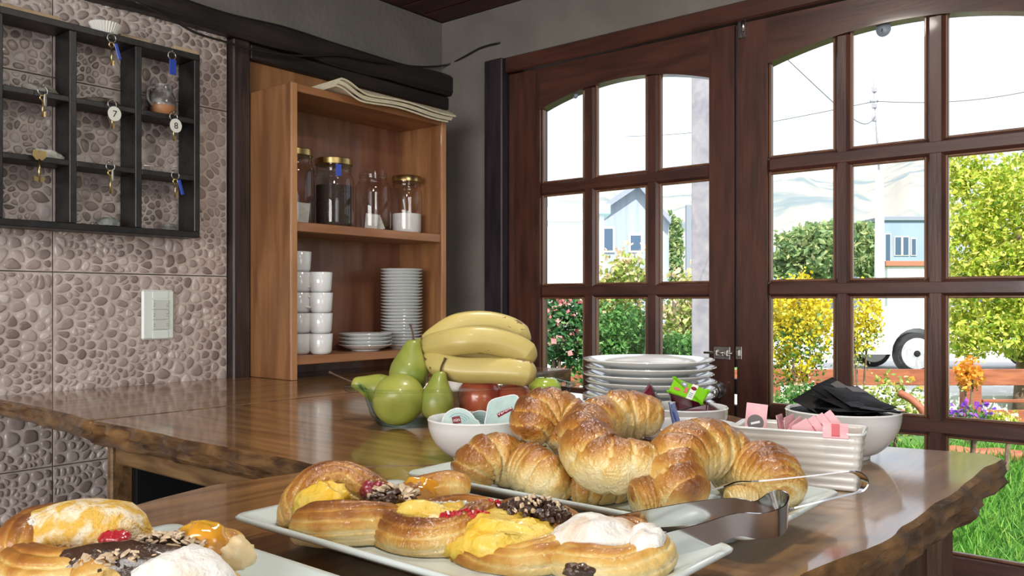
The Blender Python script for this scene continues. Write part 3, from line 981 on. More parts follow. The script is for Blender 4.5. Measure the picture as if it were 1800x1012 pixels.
# jars
def jar(px, X, R, H, neck, label, lid=True, fill=None):
    p = onx(px, 400, X); p.z = ZS1 + 0.0005
    j = thing('glass_jar', p, label, 'jar', 'jars on the upper cabinet shelf')
    mt = Matrix.Translation(p)
    hs = H * 0.76
    prof = [(R * 0.80, 0.0), (R * 0.97, 0.006), (R, 0.014), (R, hs - 0.012), (R * 0.96, hs), (R * 0.86, hs + 0.008), (neck, hs + 0.014), (neck, H - 0.016), (neck * 1.05, H - 0.012), (neck, H - 0.008), (neck, H)]
    V, Fc = lathe_data(prof, 32)
    Fc = Fc[:-1]
    mk('glass', xf(V, mt), Fc, 'jar_glass', j)
    for zz in (H - 0.022, H - 0.015):
        tube('thread', [Vector(q) + p for q in ring_pts(neck * 1.01, 28, 'xy', (0, 0, zz))], 0.0014, 'jar_glass', j, 5, True)
    if lid:
        rl = neck * 1.09
        lathe('lid', [(rl * 0.93, H - 0.013), (rl, H - 0.012), (rl, H + 0.003), (rl * 0.95, H + 0.005), (rl * 0.80, H + 0.0035), (0, H + 0.0035)], 'lid_gold', j, 36, mt)
    return j, p


j1, p1 = jar(517, -1.865, 0.054, 0.196, 0.045, 'large glass jar with gold lid at the left, half hidden by the cabinet side')
j2, p2 = jar(587, -1.865, 0.055, 0.188, 0.048, 'glass jar with gold lid full of dark ground coffee')
j3, p3 = jar(656, -1.865, 0.052, 0.176, 0.039, 'open glass jar without a lid holding a few paper packets', lid=False)
j4, p4 = jar(715, -1.865, 0.048, 0.172, 0.041, 'glass jar with gold lid half full of white sugar')
lathe('contents', [(0.046, 0.004), (0.0485, 0.012), (0.0485, 0.118), (0, 0.120)], 'coffee', j2, 32, Matrix.Translation(p2)); j2.children[-1]['label'] = 'dark ground coffee'
lathe('contents', [(0.040, 0.004), (0.0435, 0.012), (0.0435, 0.062), (0, 0.064)], 'sugar', j4, 32, Matrix.Translation(p4)); j4.children[-1]['label'] = 'white sugar'
s = thing('plastic_spoon', p4 + Vector((0.01, -0.02, 0.06)), 'pale spoon handle leaning inside the sugar jar', 'spoon')
tube('handle', [p4 + Vector((0.005, -0.008, 0.06)), p4 + Vector((0.012, -0.026, 0.105))], 0.0024, 'porcelain', s, 8)
mk('spoon_bowl', xf(*(lambda d: (d[0],))(lathe_data([(0.002, -0.001), (0.008, 0.0), (0.009, 0.003), (0.0075, 0.001), (0, 0.0)], 16)), Matrix.Translation(p4 + Vector((0.006, -0.007, 0.064))) @ Matrix.Rotation(0.9, 4, 'X')), lathe_data([(0.002, -0.001), (0.008, 0.0), (0.009, 0.003), (0.0075, 0.001), (0, 0.0)], 16)[1], 'porcelain', s)
st = box('blue_tag', -0.0005, 0.0, -0.008, 0.008, -0.032, 0, 'tag_blue', None, mtx=Matrix.Translation(p2 + Vector((0.0475, -0.022, 0.172))) @ Matrix.Rotation(-0.42, 4, 'Z'))
hang(st, j2); st['label'] = 'small blue paper strip'


def packet(name, p, sx, sy, th, rot, mat, label, cat, group=None, puff=0.5):
    """a flat sachet: pillow with crimped ends, local x = width, y = height, z = thickness"""
    t = thing(name, p, label, cat, group, rot)
    n, m = 8, 10
    V, Fc = [], []
    for s_ in (1, -1):
        for j in range(m + 1):
            for i in range(n + 1):
                u, v = i / n * 2 - 1, j / m * 2 - 1
                h = max(0, (1 - abs(u) ** 4)) * max(0, 1 - (abs(v) / 0.86) ** 4)
                V.append((u * sx / 2, v * sy / 2 + (0.0006 if (i % 2 and abs(v) == 1) else 0), s_ * (0.0003 + th / 2 * h)))
    K = (n + 1) * (m + 1)
    for s_ in (0, 1):
        for j in range(m):
            for i in range(n):
                q = [s_ * K + j * (n + 1) + i, s_ * K + j * (n + 1) + i + 1, s_ * K + (j + 1) * (n + 1) + i + 1, s_ * K + (j + 1) * (n + 1) + i]
                Fc.append(tuple(q if s_ == 0 else q[::-1]))
    o = mk('wrapper', V, Fc, mat)
    part(o, t)
    for s_ in (1, -1):
        c = box('crimp', -sx / 2, sx / 2, s_ * sy / 2 - 0.0022, s_ * sy / 2 + 0.0022, -0.0005, 0.0005, mat)
        part(c, t)
    return t


for k, (dp, rot, lab) in enumerate((((0.004, -0.010, 0.030), (1.45, 0.1, 0.95), 'pale paper packet upright at the front of the open jar'),
                                    ((0.000, 0.014, 0.026), (1.35, -0.3, 1.15), 'pale paper packet leaning at the right in the open jar'))):
    packet('paper_packet', p3 + Vector(dp), 0.036, 0.040, 0.004, rot, 'teabag', lab, 'packet', 'paper packets in the jars')
packet('paper_packet', p1 + Vector((0.012, 0.006, 0.034)), 0.055, 0.050, 0.004, (1.5, 0.1, 1.0), 'teabag', 'pale paper packet in the leftmost jar', 'packet', 'paper packets in the jars')

# mugs
def make_mug(label):
    t = thing('coffee_mug', (0, 0, 0), label, 'mug', 'white mugs stacked in the cabinet')
    part(lathe('body', [(0.0225, 0), (0.0255, 0.003), (0.0285, 0.008), (0.0315, 0.0535), (0.0305, 0.0545), (0.0290, 0.0530), (0.0262, 0.012), (0, 0.010)], 'porcelain', None, 32), t)
    part(tube('handle', catmull([(0, -0.030, 0.043), (0, -0.042, 0.046), (0, -0.048, 0.034), (0, -0.043, 0.018), (0, -0.029, 0.015)], 16), 0.0034, 'porcelain', None, 8), t)
    return t


mug0 = None
c1 = onx(527, 500, -1.848); c2 = onx(564, 500, -1.808)
for nm, c, n, rots in (('left', c1, 5, [-2.46, -2.5, -2.4, -2.45, -2.5]), ('right', c2, 4, [-2.46, -2.5, -0.36, -0.33])):
    for k in range(n):
        lab = f'{ORD[n - 1 - k] if k < n - 1 else "topmost"} white mug from the top in the {"taller left" if nm == "left" else "shorter right"} stack of mugs'
        if k == n - 1: lab = f'topmost white mug in the {"taller left" if nm == "left" else "shorter right"} stack of mugs'
        z = ZS2 + 0.0005 + k * 0.0545
        off = random.uniform(-.0012, .0012)
        if mug0 is None:
            mug0 = make_mug(lab); mug0.location = (c.x + off, c.y, z); mug0.rotation_euler = (0, 0, rots[k])
        else:
            copy_tree(mug0, (c.x + off, c.y, z), lab, (0, 0, rots[k]))


# saucers / plates
def make_plate(name, R, foot, h, label, cat, group, mat='porcelain', lip=0.003):
    t = thing(name, (0, 0, 0), label, cat, group)
    part(lathe('dish', [(foot * 0.86, 0.0015), (foot * 0.90, 0), (foot, 0), (foot * 1.02, 0.002), (R * 0.72, h * 0.35), (R * 0.97, h - lip * 0.9), (R, h - lip * 0.3), (R * 0.995, h), (R * 0.96, h), (R * 0.72, h * 0.35 + lip), (foot, 0.0045), (0, 0.0045)], mat, None, 48), t)
    part(lathe('foot_ring', [(foot * 0.84, 0.0016), (foot * 0.86, -0.0004), (foot * 0.98, -0.0004), (foot, 0.0016)], mat, None, 40), t)
    return t


cs = onx(706, 550, -1.850)
s0 = None
for k in range(25):
    lab = ('topmost white saucer of the tall stack in the cabinet' if k == 24 else 'bottom white saucer of the tall stack in the cabinet' if k == 0 else
           f'{ORD[24 - k]} white saucer from the top of the tall stack in the cabinet')
    loc = (cs.x + random.uniform(-.0008, .0008), cs.y + random.uniform(-.001, .001), ZS2 + 0.0009 + k * 0.0093)
    if s0 is None:
        s0 = make_plate('saucer', 0.0635, 0.034, 0.0135, lab, 'saucer', 'tall stack of saucers in the cabinet', lip=0.0028); s0.location = loc
    else:
        copy_tree(s0, loc, lab)
cs = onx(642, 600, -1.842)
s0 = None
for k in range(4):
    lab = ['bottom', 'third', 'second', 'top'][k] + (' white plate of the short stack beside the mugs' if k in (0, 3) else ' white plate from the top in the short stack beside the mugs')
    loc = (cs.x, cs.y, ZS2 + 0.0009 + k * 0.0105)
    if s0 is None:
        s0 = make_plate('side_plate', 0.077, 0.040, 0.018, lab, 'plate', 'short stack of plates in the cabinet', lip=0.003); s0.location = loc
    else:
        copy_tree(s0, loc, lab)

# place mats lying on the cabinet, hanging over its front
Ya, Yb = onx(592, 160, -1.735).y, onx(795, 215, -1.735).y
for k in range(4):
    V, Fc = [], []
    n, m = 40, 12
    for j in range(m + 1):
        for i in range(n + 1):
            v, u = j / m, i / n
            x = -1.93 + 0.003 * k + v * (0.190 + 0.004 * math.sin(k * 2.1))
            y = Ya + 0.004 * k + u * (Yb - Ya - 0.004 * (3 - k))
            us = min(1, max(0, (u - 0.02) / 0.2)); us = us * us * (3 - 2 * us)
            curl = 0.006 * math.exp(-((u) / 0.12) ** 2) * v - 0.016 * max(0, (v - 0.80) / 0.2) ** 1.5 * us * (1 + 0.25 * math.sin(u * 9))
            z = CZ1 + 0.001 + 0.0062 * k + max(curl, -0.03 if v > 0.84 else 0.0)
            V.append((x, y, z)); V.append((x, y, z + 0.0050))
    def id_(i, j, t): return ((j * (n + 1)) + i) * 2 + t
    for j in range(m):
        for i in range(n):
            Fc.append((id_(i, j, 1), id_(i, j + 1, 1), id_(i + 1, j + 1, 1), id_(i + 1, j, 1)))
            Fc.append((id_(i, j, 0), id_(i + 1, j, 0), id_(i + 1, j + 1, 0), id_(i, j + 1, 0)))
    for i in range(n):
        Fc.append((id_(i, m, 0), id_(i + 1, m, 0), id_(i + 1, m, 1), id_(i, m, 1)))
        Fc.append((id_(i, 0, 1), id_(i + 1, 0, 1), id_(i + 1, 0, 0), id_(i, 0, 0)))
    for j in range(m):
        Fc.append((id_(0, j, 0), id_(0, j + 1, 0), id_(0, j + 1, 1), id_(0, j, 1)))
        Fc.append((id_(n, j, 1), id_(n, j + 1, 1), id_(n, j + 1, 0), id_(n, j, 0)))
    o = mk('place_mat', V, Fc, 'mat_beige', None, False)
    tag(o, ['bottom', 'second lowest', 'third lowest', 'top'][k] + ' beige place mat of the pile curling over the cabinet top', 'place mat', 'beige place mats on the cabinet')

# ---- light switch on the tiles
p = onx(277, 553, XA + 0.004)
sw = thing('light_switch', p, 'white rectangular light switch plate on the pebble tiles', 'light switch')
a, b = onx(249, 553, XA + 0.006).y, onx(305, 553, XA + 0.006).y
hh = 0.0605
box('plate', XA + 0.0, XA + 0.010, a, b, p.z - hh, p.z + hh, 'switch_white', sw, 0.004)
wy = (b - a)
ym0, ym1 = a + wy * 0.30, a + wy * 0.80
for k in range(3):
    z0 = p.z - 0.036 + k * 0.0245
    r = box('rocker', XA + 0.010, XA + 0.0135, ym0, ym1, z0, z0 + 0.0235, 'switch_grey', sw, 0.001)
    for yy in (ym0 + 0.002, ym1 - 0.006):
        for dz in (0.008, 0.013):
            box('mark', XA + 0.0134, XA + 0.0139, yy, yy + 0.004, z0 + dz, z0 + dz + 0.0012, 'switch_mark', r)
for z0 in (p.z + 0.040, p.z - 0.058):
    box('blank', XA + 0.010, XA + 0.0115, ym0, ym1, z0, z0 + 0.018, 'switch_white', sw, 0.0008)

# ================================================================== KEY RACK
RX = -1.888
yd = [0.521, 0.667, 0.8125, 0.958, 1.104]
kr = thing('key_rack', (-1.93, 0.8, 1.356), 'black wooden pigeonhole key rack hanging on the tiled wall', 'key rack')
RB = XA + 0.007
zt_, zb_ = 1.804, 1.356
box('top_board', RB, RX, yd[0] - 0.016, yd[4], zt_ - 0.015, zt_, 'rack_black', kr, 0.0015)
box('bottom_board', RB, RX, yd[0] - 0.016, yd[4], zb_, zb_ + 0.015, 'rack_black', kr, 0.0015)
for i, y in enumerate(yd):
    box('divider', RB, RX - (0 if i in (0, 4) else 0.0005), y - 0.015, y, zb_ + 0.015, zt_ - 0.015, 'rack_black', kr, 0.0015)
for z in (1.645, 1.507):
    for i in range(4):
        box('shelf', RB, RX - 0.001, yd[i], yd[i + 1] - 0.015, z - 0.0125, z, 'rack_black', kr, 0.0012)


def blob_geo(rx, ry, rz, seed, amp=0.15, freq=2.0, n=20, m=12, flat=0.6, e=1.0):
    V, A = [], []
    for j in range(m + 1):
        th = math.pi * j / m
        for i in range(n):
            ph = 2 * math.pi * i / n
            sx = math.sin(th)
            c = (sx * math.cos(ph), sx * math.sin(ph), math.cos(th))
            V.append(c)
    P = np.array(V)
    sgn, ab = np.sign(P), np.abs(P) ** e
    nz = fbm(P * freq + seed * 3.1, seed, 3)
    Q = sgn * ab * (1 + amp * nz)[:, None]
    Q[:, 2] = np.maximum(Q[:, 2], -flat)
    Q = Q * (rx, ry, rz)
    Q[:, 2] += flat * rz
    Fc = []
    for j in range(m):
        for i in range(n):
            Fc.append((j * n + i, (j + 1) * n + i, (j + 1) * n + (i + 1) % n, j * n + (i + 1) % n))
    return Q, Fc, P, nz


def rock(px, py, z, r, mat, label, seed):
    p = onx(px, py, -1.918); p.z = z + 0.0003
    Q, Fc, _, _ = blob_geo(*r, seed, 0.35, 1.3, 14, 8, 0.5)
    o = mk('rock', [Vector(v) + p for v in Q], Fc, mat, None, False)
    o.data.transform(Matrix.Translation(-p)); o.location = p
    tag(o, label, 'rock', 'stones kept in the key rack')


rock(72, 150, 1.645, (0.022, 0.034, 0.016), 'rock_grey', 'grey angular stone in the upper left pigeonhole', 3)
rock(172, 170, 1.645, (0.024, 0.042, 0.010), 'rock_dark', 'flat dark stone in the upper middle pigeonhole', 5)
rock(84, 268, 1.507, (0.020, 0.034, 0.015), 'rock_pale', 'pale domed stone in the middle left pigeonhole', 8)
rock(190, 388, 1.371, (0.020, 0.021, 0.016), 'rock_green', 'greenish stone in the bottom middle pigeonhole', 11)
rock(298, 398, 1.371, (0.018, 0.022, 0.011), 'rock_grey', 'small grey stone in the bottom right pigeonhole', 14)
# glazed clay jug
p = onx(286, 185, -1.925); p.z = 1.6455
jg = thing('clay_jug', p, 'small clay jug with dripping grey glaze in the key rack', 'jug')
mt = Matrix.Translation(p)
lathe('body', [(0.018, 0), (0.026, 0.006), (0.030, 0.020), (0.0275, 0.034)], 'clay', jg, 28, mt)
lathe('glazed_top', [(0.0278, 0.033), (0.0305, 0.024), (0.0312, 0.030), (0.0285, 0.045), (0.0225, 0.060), (0.0235, 0.074), (0.0215, 0.074), (0.0205, 0.060), (0, 0.055)], 'clay_glaze', jg, 28, mt)
tube('handle', [p + v for v in catmull([Vector((0.005, -0.022, 0.066)), Vector((0.008, -0.040, 0.058)), Vector((0.006, -0.040, 0.032)), Vector((0.004, -0.028, 0.022))], 14)], 0.004, 'clay_glaze', jg, 8)
# paper baking cup on top of the rack and wooden offcuts
p = onx(185, 55, -1.915); p.z = zt_ + 0.0005
V, Fc = [], []
n = 64
for j, (r, z) in enumerate(((0.021, 0.0), (0.0235, 0.004), (0.0335, 0.024), (0.0328, 0.0245), (0.0225, 0.005), (0.0205, 0.001))):
    for i in range(n):
        a = 2 * math.pi * i / n
        rr = r * (1 + (0.035 if i % 2 else -0.035) * (0.5 if j in (0, 5) else 1))
        V.append((p.x + rr * math.cos(a), p.y + rr * math.sin(a), p.z + z))
for j in range(5):
    for i in range(n):
        Fc.append((j * n + i, j * n + (i + 1) % n, (j + 1) * n + (i + 1) % n, (j + 1) * n + i))
Fc.append(tuple(range(n))); Fc.append(tuple(5 * n + i for i in range(n)))
o = mk('baking_cup', V, Fc, 'paper_white', None, False); tag(o, 'white fluted paper baking cup on top of the key rack', 'baking cup')
for (a, b, X, h, lab) in ((0, 103, -1.905, 0.010, 'long thin wooden offcut at the left on top of the key rack'), (209, 263, -1.935, 0.018, 'short pale wooden offcut behind the baking cup'), (304, 346, -1.91, 0.013, 'short wooden offcut at the right end of the key rack top')):
    y0, y1 = onx(a, 60, X).y, onx(b, 60, X).y
    o = box('wooden_offcut', X - 0.01, X + 0.008, y0, y1, zt_ + 0.0003, zt_ + h, 'offcut_wood', None, 0.001); tag(o, lab, 'offcut', 'wooden strips on the key rack')

# keys on hooks
def key_set(px, py, label, tagkind, length=0.055, text_=None, ang=0.0, klen=0.035, big=False):
    """py = the hook; hangs in the plane of the rack's front"""
    X = RX + 0.006
    p = onx(px, py, X)
    k = thing('key', p, label, 'key', 'keys hanging on the key rack')
    tube('hook', [p + Vector((-0.012, 0, 0.004)), p + Vector((0.001, 0, 0.004)), p + Vector((0.006, 0, 0.001)), p + Vector((0.006, 0, 0.005))], 0.0011, 'nickel', k, 6)
    if not big:
        rr = 0.0095
        tube('key_ring', [v + p + Vector((0.003, 0, -rr + 0.001)) for v in ring_pts(rr, 22, 'yz')], 0.0011, 'nickel', k, 6, True)
        z0 = -2 * rr + 0.002
    else:
        z0 = 0.004
    # key: bow, blade, bits
    mt = Matrix.Translation(p + Vector((0.003, 0, z0))) @ Matrix.Rotation(ang, 4, 'X')
    if big:
        b_ = prism('bow', [(-0.013, 0), (0.013, 0), (0.014, -0.012), (0.007, -0.020), (-0.007, -0.020), (-0.014, -0.012)], 'x', -0.0012, 0.0012, 'brass')
    else:
        b_ = tube('bow', ring_pts(0.0055, 18, 'yz', (0, 0, -0.006)), 0.0018, 'brass', None, 8, True)
    b_.data.transform(mt); hang(b_, k)
    t0 = -0.018 if big else -0.010
    L = klen * (1.4 if big else 1)
    s_ = tube('blade', [(0, 0, t0), (0, 0, t0 - L)], 0.0024 if big else 0.0020, 'brass', None, 8); s_.data.transform(mt); hang(s_, k)
    if big:
        tt = prism('bit', [(-0.011, t0 - L + 0.012), (-0.003, t0 - L + 0.009), (0.003, t0 - L + 0.009), (0.010, t0 - L + 0.012), (0.011, t0 - L + 0.003), (0.004, t0 - L), (-0.004, t0 - L), (-0.011, t0 - L + 0.002)], 'x', -0.0012, 0.0012, 'brass')
    else:
        tt = prism('bit', [(0, t0 - L + 0.011), (0.006, t0 - L + 0.011), (0.006, t0 - L + 0.007), (0.004, t0 - L + 0.006), (0.006, t0 - L + 0.004), (0.005, t0 - L), (0, t0 - L)], 'x', -0.001, 0.001, 'brass')
    tt.data.transform(mt); hang(tt, k)
    if tagkind == 'disc':
        c = p + Vector((0.008, 0.003, -0.030))
        m2 = frame_mtx(c, (0, 1, 0), (0, 0, 1)) @ Matrix.Diagonal((0.94, 1.05, 1, 1))
        d = lathe('number_tag', [(0, -0.001), (0.0155, -0.001), (0.0160, 0), (0.0155, 0.001), (0, 0.001)], 'tag_white', k, 32, m2)
        if text_:
            m3 = frame_mtx(c + Vector((0.0014, 0, -0.001)), (0, 1, 0), (0, 0, 1))
            tx = text('number', text_, 0.021, 'ink_black', None, m3)
            tx.parent = d
    elif tagkind == 'disc_edge':
        c = p + Vector((0.006, 0.004, -0.028))
        m2 = frame_mtx(c, (-0.85, 0.5, 0), (0, 0, 1))
        lathe('number_tag', [(0, -0.001), (0.0130, -0.001), (0.0135, 0), (0.0130, 0.001), (0, 0.001)], 'tag_white', k, 28, m2)
    elif tagkind == 'blue':
        c = p + Vector((0.007, 0.0, -0.034))
        b2 = box('blue_tag', -0.0015, 0.0015, -0.0085, 0.0085, -0.020, 0.016, 'tag_blue', k, 0.001, Matrix.Translation(c) @ Matrix.Rotation(ang, 4, 'X'))
    elif tagkind == 'blue_tilt':
        c = p + Vector((0.005, 0.012, -0.032))
        b2 = box('blue_tag', -0.0015, 0.0015, -0.004, 0.004, -0.022, 0.014, 'tag_blue', k, 0.001, Matrix.Translation(c) @ Matrix.Rotation(0.28, 4, 'X'))
    return k


key_set(195, 61, 'key with tilted blue tag hanging under the paper baking cup', 'blue_tilt', klen=0.042)
key_set(301, 92, 'key with flat blue tag hanging at the top right', 'blue', klen=0.014)
key_set(74, 153, 'key with plain white disc in the left column', 'disc_edge', klen=0.036)
key_set(196, 177, 'key with a round white tag numbered seven', 'disc', text_='7', klen=0.036)
key_set(304, 199, 'key with an oval white tag numbered eight in the right column', 'disc', text_='8', klen=0.038)
key_set(68, 268, 'large brass key without a ring in the left column', None, big=True, klen=0.034)
key_set(193, 286, 'key with white disc seen edge-on in the lower middle', 'disc_edge', klen=0.042)
key_set(307, 302, 'key with narrow blue tag in the lower right', 'blue_tilt', klen=0.034)
# a nail without a key
tube('hook', [onx(253, 290, RX + 0.002), onx(289, 294, RX + 0.012)], 0.0012, 'nickel', kr, 6)

# ================================================================== CROCKERY ON THE COUNTER
def tray(x0, x1, y0, y1, z, label):
    t = thing('serving_platter', ((x0 + x1) / 2, (y0 + y1) / 2, z), label, 'platter', 'white rectangular platters')
    cx, cy, hx, hy = (x0 + x1) / 2, (y0 + y1) / 2, (x1 - x0) / 2, (y1 - y0) / 2
    def ring(ix, iy, zz, r, n=6):
        pts = []
        for sx, sy, a0 in ((1, 1, 0), (-1, 1, math.pi / 2), (-1, -1, math.pi), (1, -1, 1.5 * math.pi)):
            for k in range(n + 1):
                a = a0 + math.pi / 2 * k / n
                pts.append((cx + sx * (hx - ix - r) + r * math.cos(a), cy + sy * (hy - iy - r) + r * math.sin(a), zz))
        return pts
    R = [ring(0.050, 0.050, z, 0.012), ring(0.040, 0.040, z, 0.014), ring(0.038, 0.038, z + 0.004, 0.014), ring(0.006, 0.006, z + 0.0165, 0.012), ring(0.0005, 0.0005, z + 0.020, 0.010), ring(0.0, 0.0, z + 0.022, 0.010),
         ring(0.002, 0.002, z + 0.0235, 0.010), ring(0.006, 0.006, z + 0.0225, 0.010), ring(0.024, 0.024, z + 0.0125, 0.014), ring(0.030, 0.030, z + 0.0095, 0.014), ring(0.042, 0.042, z + 0.0085, 0.014)]
    n = len(R[0])
    V = [p for r in R for p in r]
    Fc = [tuple(range(n))[::-1]]
    for j in range(len(R) - 1):
        for i in range(n):
            Fc.append((j * n + i, j * n + (i + 1) % n, (j + 1) * n + (i + 1) % n, (j + 1) * n + i))
    Fc.append(tuple((len(R) - 1) * n + i for i in range(n)))
    mk('plate_body', V, Fc, 'porcelain_tray', t)
    ft = ring(0.052, 0.052, z, 0.012) + ring(0.048, 0.048, z, 0.012)
    V = [(a, b, z - 0.0) for a, b, c in ring(0.056, 0.056, z, 0.01)] + [(a, b, z + 0.002) for a, b, c in ring(0.056, 0.056, z, 0.01)]
    return t


TZ = 1.0006
tray(-0.636, -0.256, 0.602, 0.800, TZ, 'white rectangular platter piled with croissants')
tray(-0.618, -0.256, 0.388, 0.572, TZ, 'white rectangular platter of filled pastries in the middle front')
tray(-0.632, -0.270, 0.158, 0.348, TZ, 'white rectangular platter cut off at the bottom left with sugared pastries')


def bowl(cx, cy, R, foot, h, label, mat='porcelain', belly=0.0):
    t = thing('bowl', (cx, cy, 1.0006), label, 'bowl', 'white bowls on the counter')
    pr = [(foot * 0.8, 0.002), (foot * 0.85, 0), (foot, 0), (foot * 1.03, 0.004)]
    for k in range(1, 9):
        u = k / 8
        pr.append((foot * 1.03 + (R - foot * 1.03) * (math.sin(u * math.pi / 2) ** (0.85 - belly)), 0.004 + (h - 0.006) * u ** 1.25))
    pr += [(R + 0.0006, h - 0.001), (R - 0.0008, h + 0.0008), (R - 0.003, h - 0.001)]
    for k in range(7, 0, -1):
        u = k / 8
        pr.append((foot * 1.03 + (R - foot * 1.03) * (math.sin(u * math.pi / 2) ** (0.85 - belly)) - 0.0035, 0.007 + (h - 0.009) * u ** 1.25))
    pr.append((0, 0.006))
    part(lathe('shell', pr, mat, None, 56), t)
    part(lathe('foot_ring', [(foot * 0.82, 0.0012), (foot * 0.86, -0.0004), (foot * 0.98, -0.0004), (foot * 1.0, 0.0012)], mat, None, 40), t)
    return t


def gp(px, d, z=1.0):
    v = W(px, HY, d); v.z = z
    return v


B1 = gp(836, 1.060); bowl(B1.x, B1.y, 0.0605, 0.028, 0.052, 'white bowl of coffee creamer pots beside the glass dish')
B2 = gp(1212, 1.06); bowl(B2.x, B2.y, 0.0615, 0.030, 0.044, 'white bowl holding blue sachets behind the croissants')
B3 = gp(1204, 1.195); bowl(B3.x, B3.y, 0.0600, 0.030, 0.050, 'white bowl of dark jam portions with green labels')
B4 = gp(1054, 1.185); bowl(B4.x, B4.y, 0.0580, 0.030, 0.052, 'white bowl mostly hidden behind the croissants')
B5 = gp(1481, 1.080); bowl(B5.x, B5.y, 0.0705, 0.033, 0.0600, 'larger white bowl heaped with black tea bags')
# plate stack
pl = gp(1141, 1.515)
s0 = None
for k in range(7):
    lab = ('topmost of the white dinner plates stacked before the doors' if k == 6 else 'lowest of the white dinner plates stacked before the doors' if k == 0 else
           f'{ORD[6 - k]} white dinner plate from the top of the stack before the doors')
    loc = (pl.x + random.uniform(-.002, .002), pl.y + random.uniform(-.002, .002), 1.0008 + k * 0.0128)
    if s0 is None:
        s0 = make_plate('dinner_plate', 0.118, 0.070, 0.020, lab, 'plate', 'stack of dinner plates', lip=0.0045, mat='porcelain'); s0.location = loc
    else:
        copy_tree(s0, loc, lab)

# ribbed rectangular holder with pink sachets
a = onz(1288, 752, 1.060); b = onz(1517, 767, 1.060)
xd = (b - a); wdt = xd.length; xd.normalize(); ydv = Vector((-xd.y, xd.x, 0))
HM = frame_mtx((a + b) / 2 + ydv * 0.033, xd, ydv); HM.translation.z = 1.0006
hd = thing('sachet_holder', HM.translation, 'white ribbed rectangular dish of pink sachets', 'dish')
V, Fc = [], []
prof = []
for k in range(29):
    u = k / 28
    rib = 0.0011 * max(0, math.sin(u * math.pi * 2 * 7)) if 0.03 < u < 0.93 else 0
    prof.append((-0.007 * (1 - u) + rib, u * 0.0590))
prof += [(0.0012, 0.0598), (0.0, 0.0612), (-0.0030, 0.0608), (-0.0042, 0.058), (-0.009, 0.006)]
nq = 5
def rr_ring(off, z, hx, hy, r):
    out = []
    for sx, sy, a0 in ((1, 1, 0), (-1, 1, math.pi / 2), (-1, -1, math.pi), (1, -1, 1.5 * math.pi)):
        for k in range(nq + 1):
            an = a0 + math.pi / 2 * k / nq
            out.append((sx * (hx - r) + (r + off) * math.cos(an), sy * (hy - r) + (r + off) * math.sin(an), z))
    return out
for off, z in prof:
    V += rr_ring(off, z, wdt / 2, 0.034, 0.010)
n = 4 * (nq + 1)
for j in range(len(prof) - 1):
    for i in range(n):
        Fc.append((j * n + i, j * n + (i + 1) % n, (j + 1) * n + (i + 1) % n, (j + 1) * n + i))
Fc.append(tuple(range(n))[::-1]); Fc.append(tuple((len(prof) - 1) * n + i for i in range(n)))
mk('dish_body', xf(V, HM), Fc, 'porcelain_ribbed', hd)
lip = rr_ring(0.0010, 0.0606, wdt / 2, 0.034, 0.010)
tube('rim', xf(lip, HM), 0.0016, 'porcelain', hd, 6, True)


def local_packet(name, q, sx, sy, th, rot, mat, label, cat, group):
    m = HM @ Matrix.Translation(q) @ Euler(rot).to_matrix().to_4x4()
    return packet(name, m.translation, sx, sy, th, m.to_euler(), mat, label, cat, group)


GPK = 'pink sachets in the ribbed dish'
k1 = local_packet('sugar_sachet', (-0.046, -0.012, 0.060), 0.023, 0.046, 0.003, (math.radians(84), 0.08, 0.05), 'sachet_pink', 'pink sachet standing upright with a round dark emblem', 'sachet', GPK)
e1 = part(lathe('emblem', [(0, 0.0), (0.0075, 0.0), (0.0075, 0.0006), (0, 0.0006)], 'teabag_grey', None, 28, Matrix.Translation((0.0, 0.004, 0.0017))), k1)
e2 = part(lathe('emblem_ring', [(0.0082, 0.0), (0.0090, 0.0), (0.0090, 0.0006), (0.0082, 0.0006)], 'teabag_grey', None, 28, Matrix.Translation((0.0, 0.004, 0.0016))), k1)
e3 = part(box('emblem_leaf', -0.005, 0.005, -0.0012, 0.0012, 0.0023, 0.0026, 'label_white', None, 0.0, Matrix.Translation((0, 0.004, 0)) @ Matrix.Rotation(0.35, 4, 'Z')), k1)
local_packet('sugar_sachet', (-0.018, 0.0, 0.048), 0.023, 0.046, 0.002, (math.radians(80), 0.02, 1.45), 'sachet_pink', 'thin pink sachet seen edge-on, furthest left of the edge-on three', 'sachet', GPK)
local_packet('sugar_sachet', (-0.008, 0.004, 0.047), 0.023, 0.046, 0.002, (math.radians(82), -0.10, 1.25), 'sachet_pink', 'thin pink sachet seen edge-on beside the leftmost edge-on one', 'sachet', GPK)
local_packet('sugar_sachet', (0.002, 0.006, 0.044), 0.023, 0.046, 0.002, (math.radians(80), -0.35, 1.15), 'sachet_pink', 'thin pink sachet tilted edge-on near the middle of the dish', 'sachet', GPK)
for k in range(4):
    q = local_packet('sugar_sachet', (0.012 + 0.0085 * k, -0.010 + 0.006 * k, 0.045 + 0.003 * k), 0.023, 0.046, 0.002, (math.radians(68), -0.55 - 0.03 * k, 0.30), 'sachet_pink',
                 ['front', 'second', 'third', 'rearmost'][k] + ' pink sachet of the leaning fan in the ribbed dish', 'sachet', GPK)
    if k in (1, 2):
        for s_ in range(4):
            part(box('print_line', -0.007 + s_ * 0.003, -0.0055 + s_ * 0.003, 0.002, 0.016, 0.0014, 0.0016, 'sachet_red'), q)
q = local_packet('sugar_sachet', (0.040, -0.0335, 0.0635), 0.025, 0.017, 0.002, (math.radians(38), 0.0, 0.10), 'sachet_pink', 'pink sachet with red band lying over the dish rim', 'sachet', GPK)
part(box('red_band', -0.004, 0.004, -0.0085, 0.0085, 0.0006, 0.0018, 'sachet_red'), q)

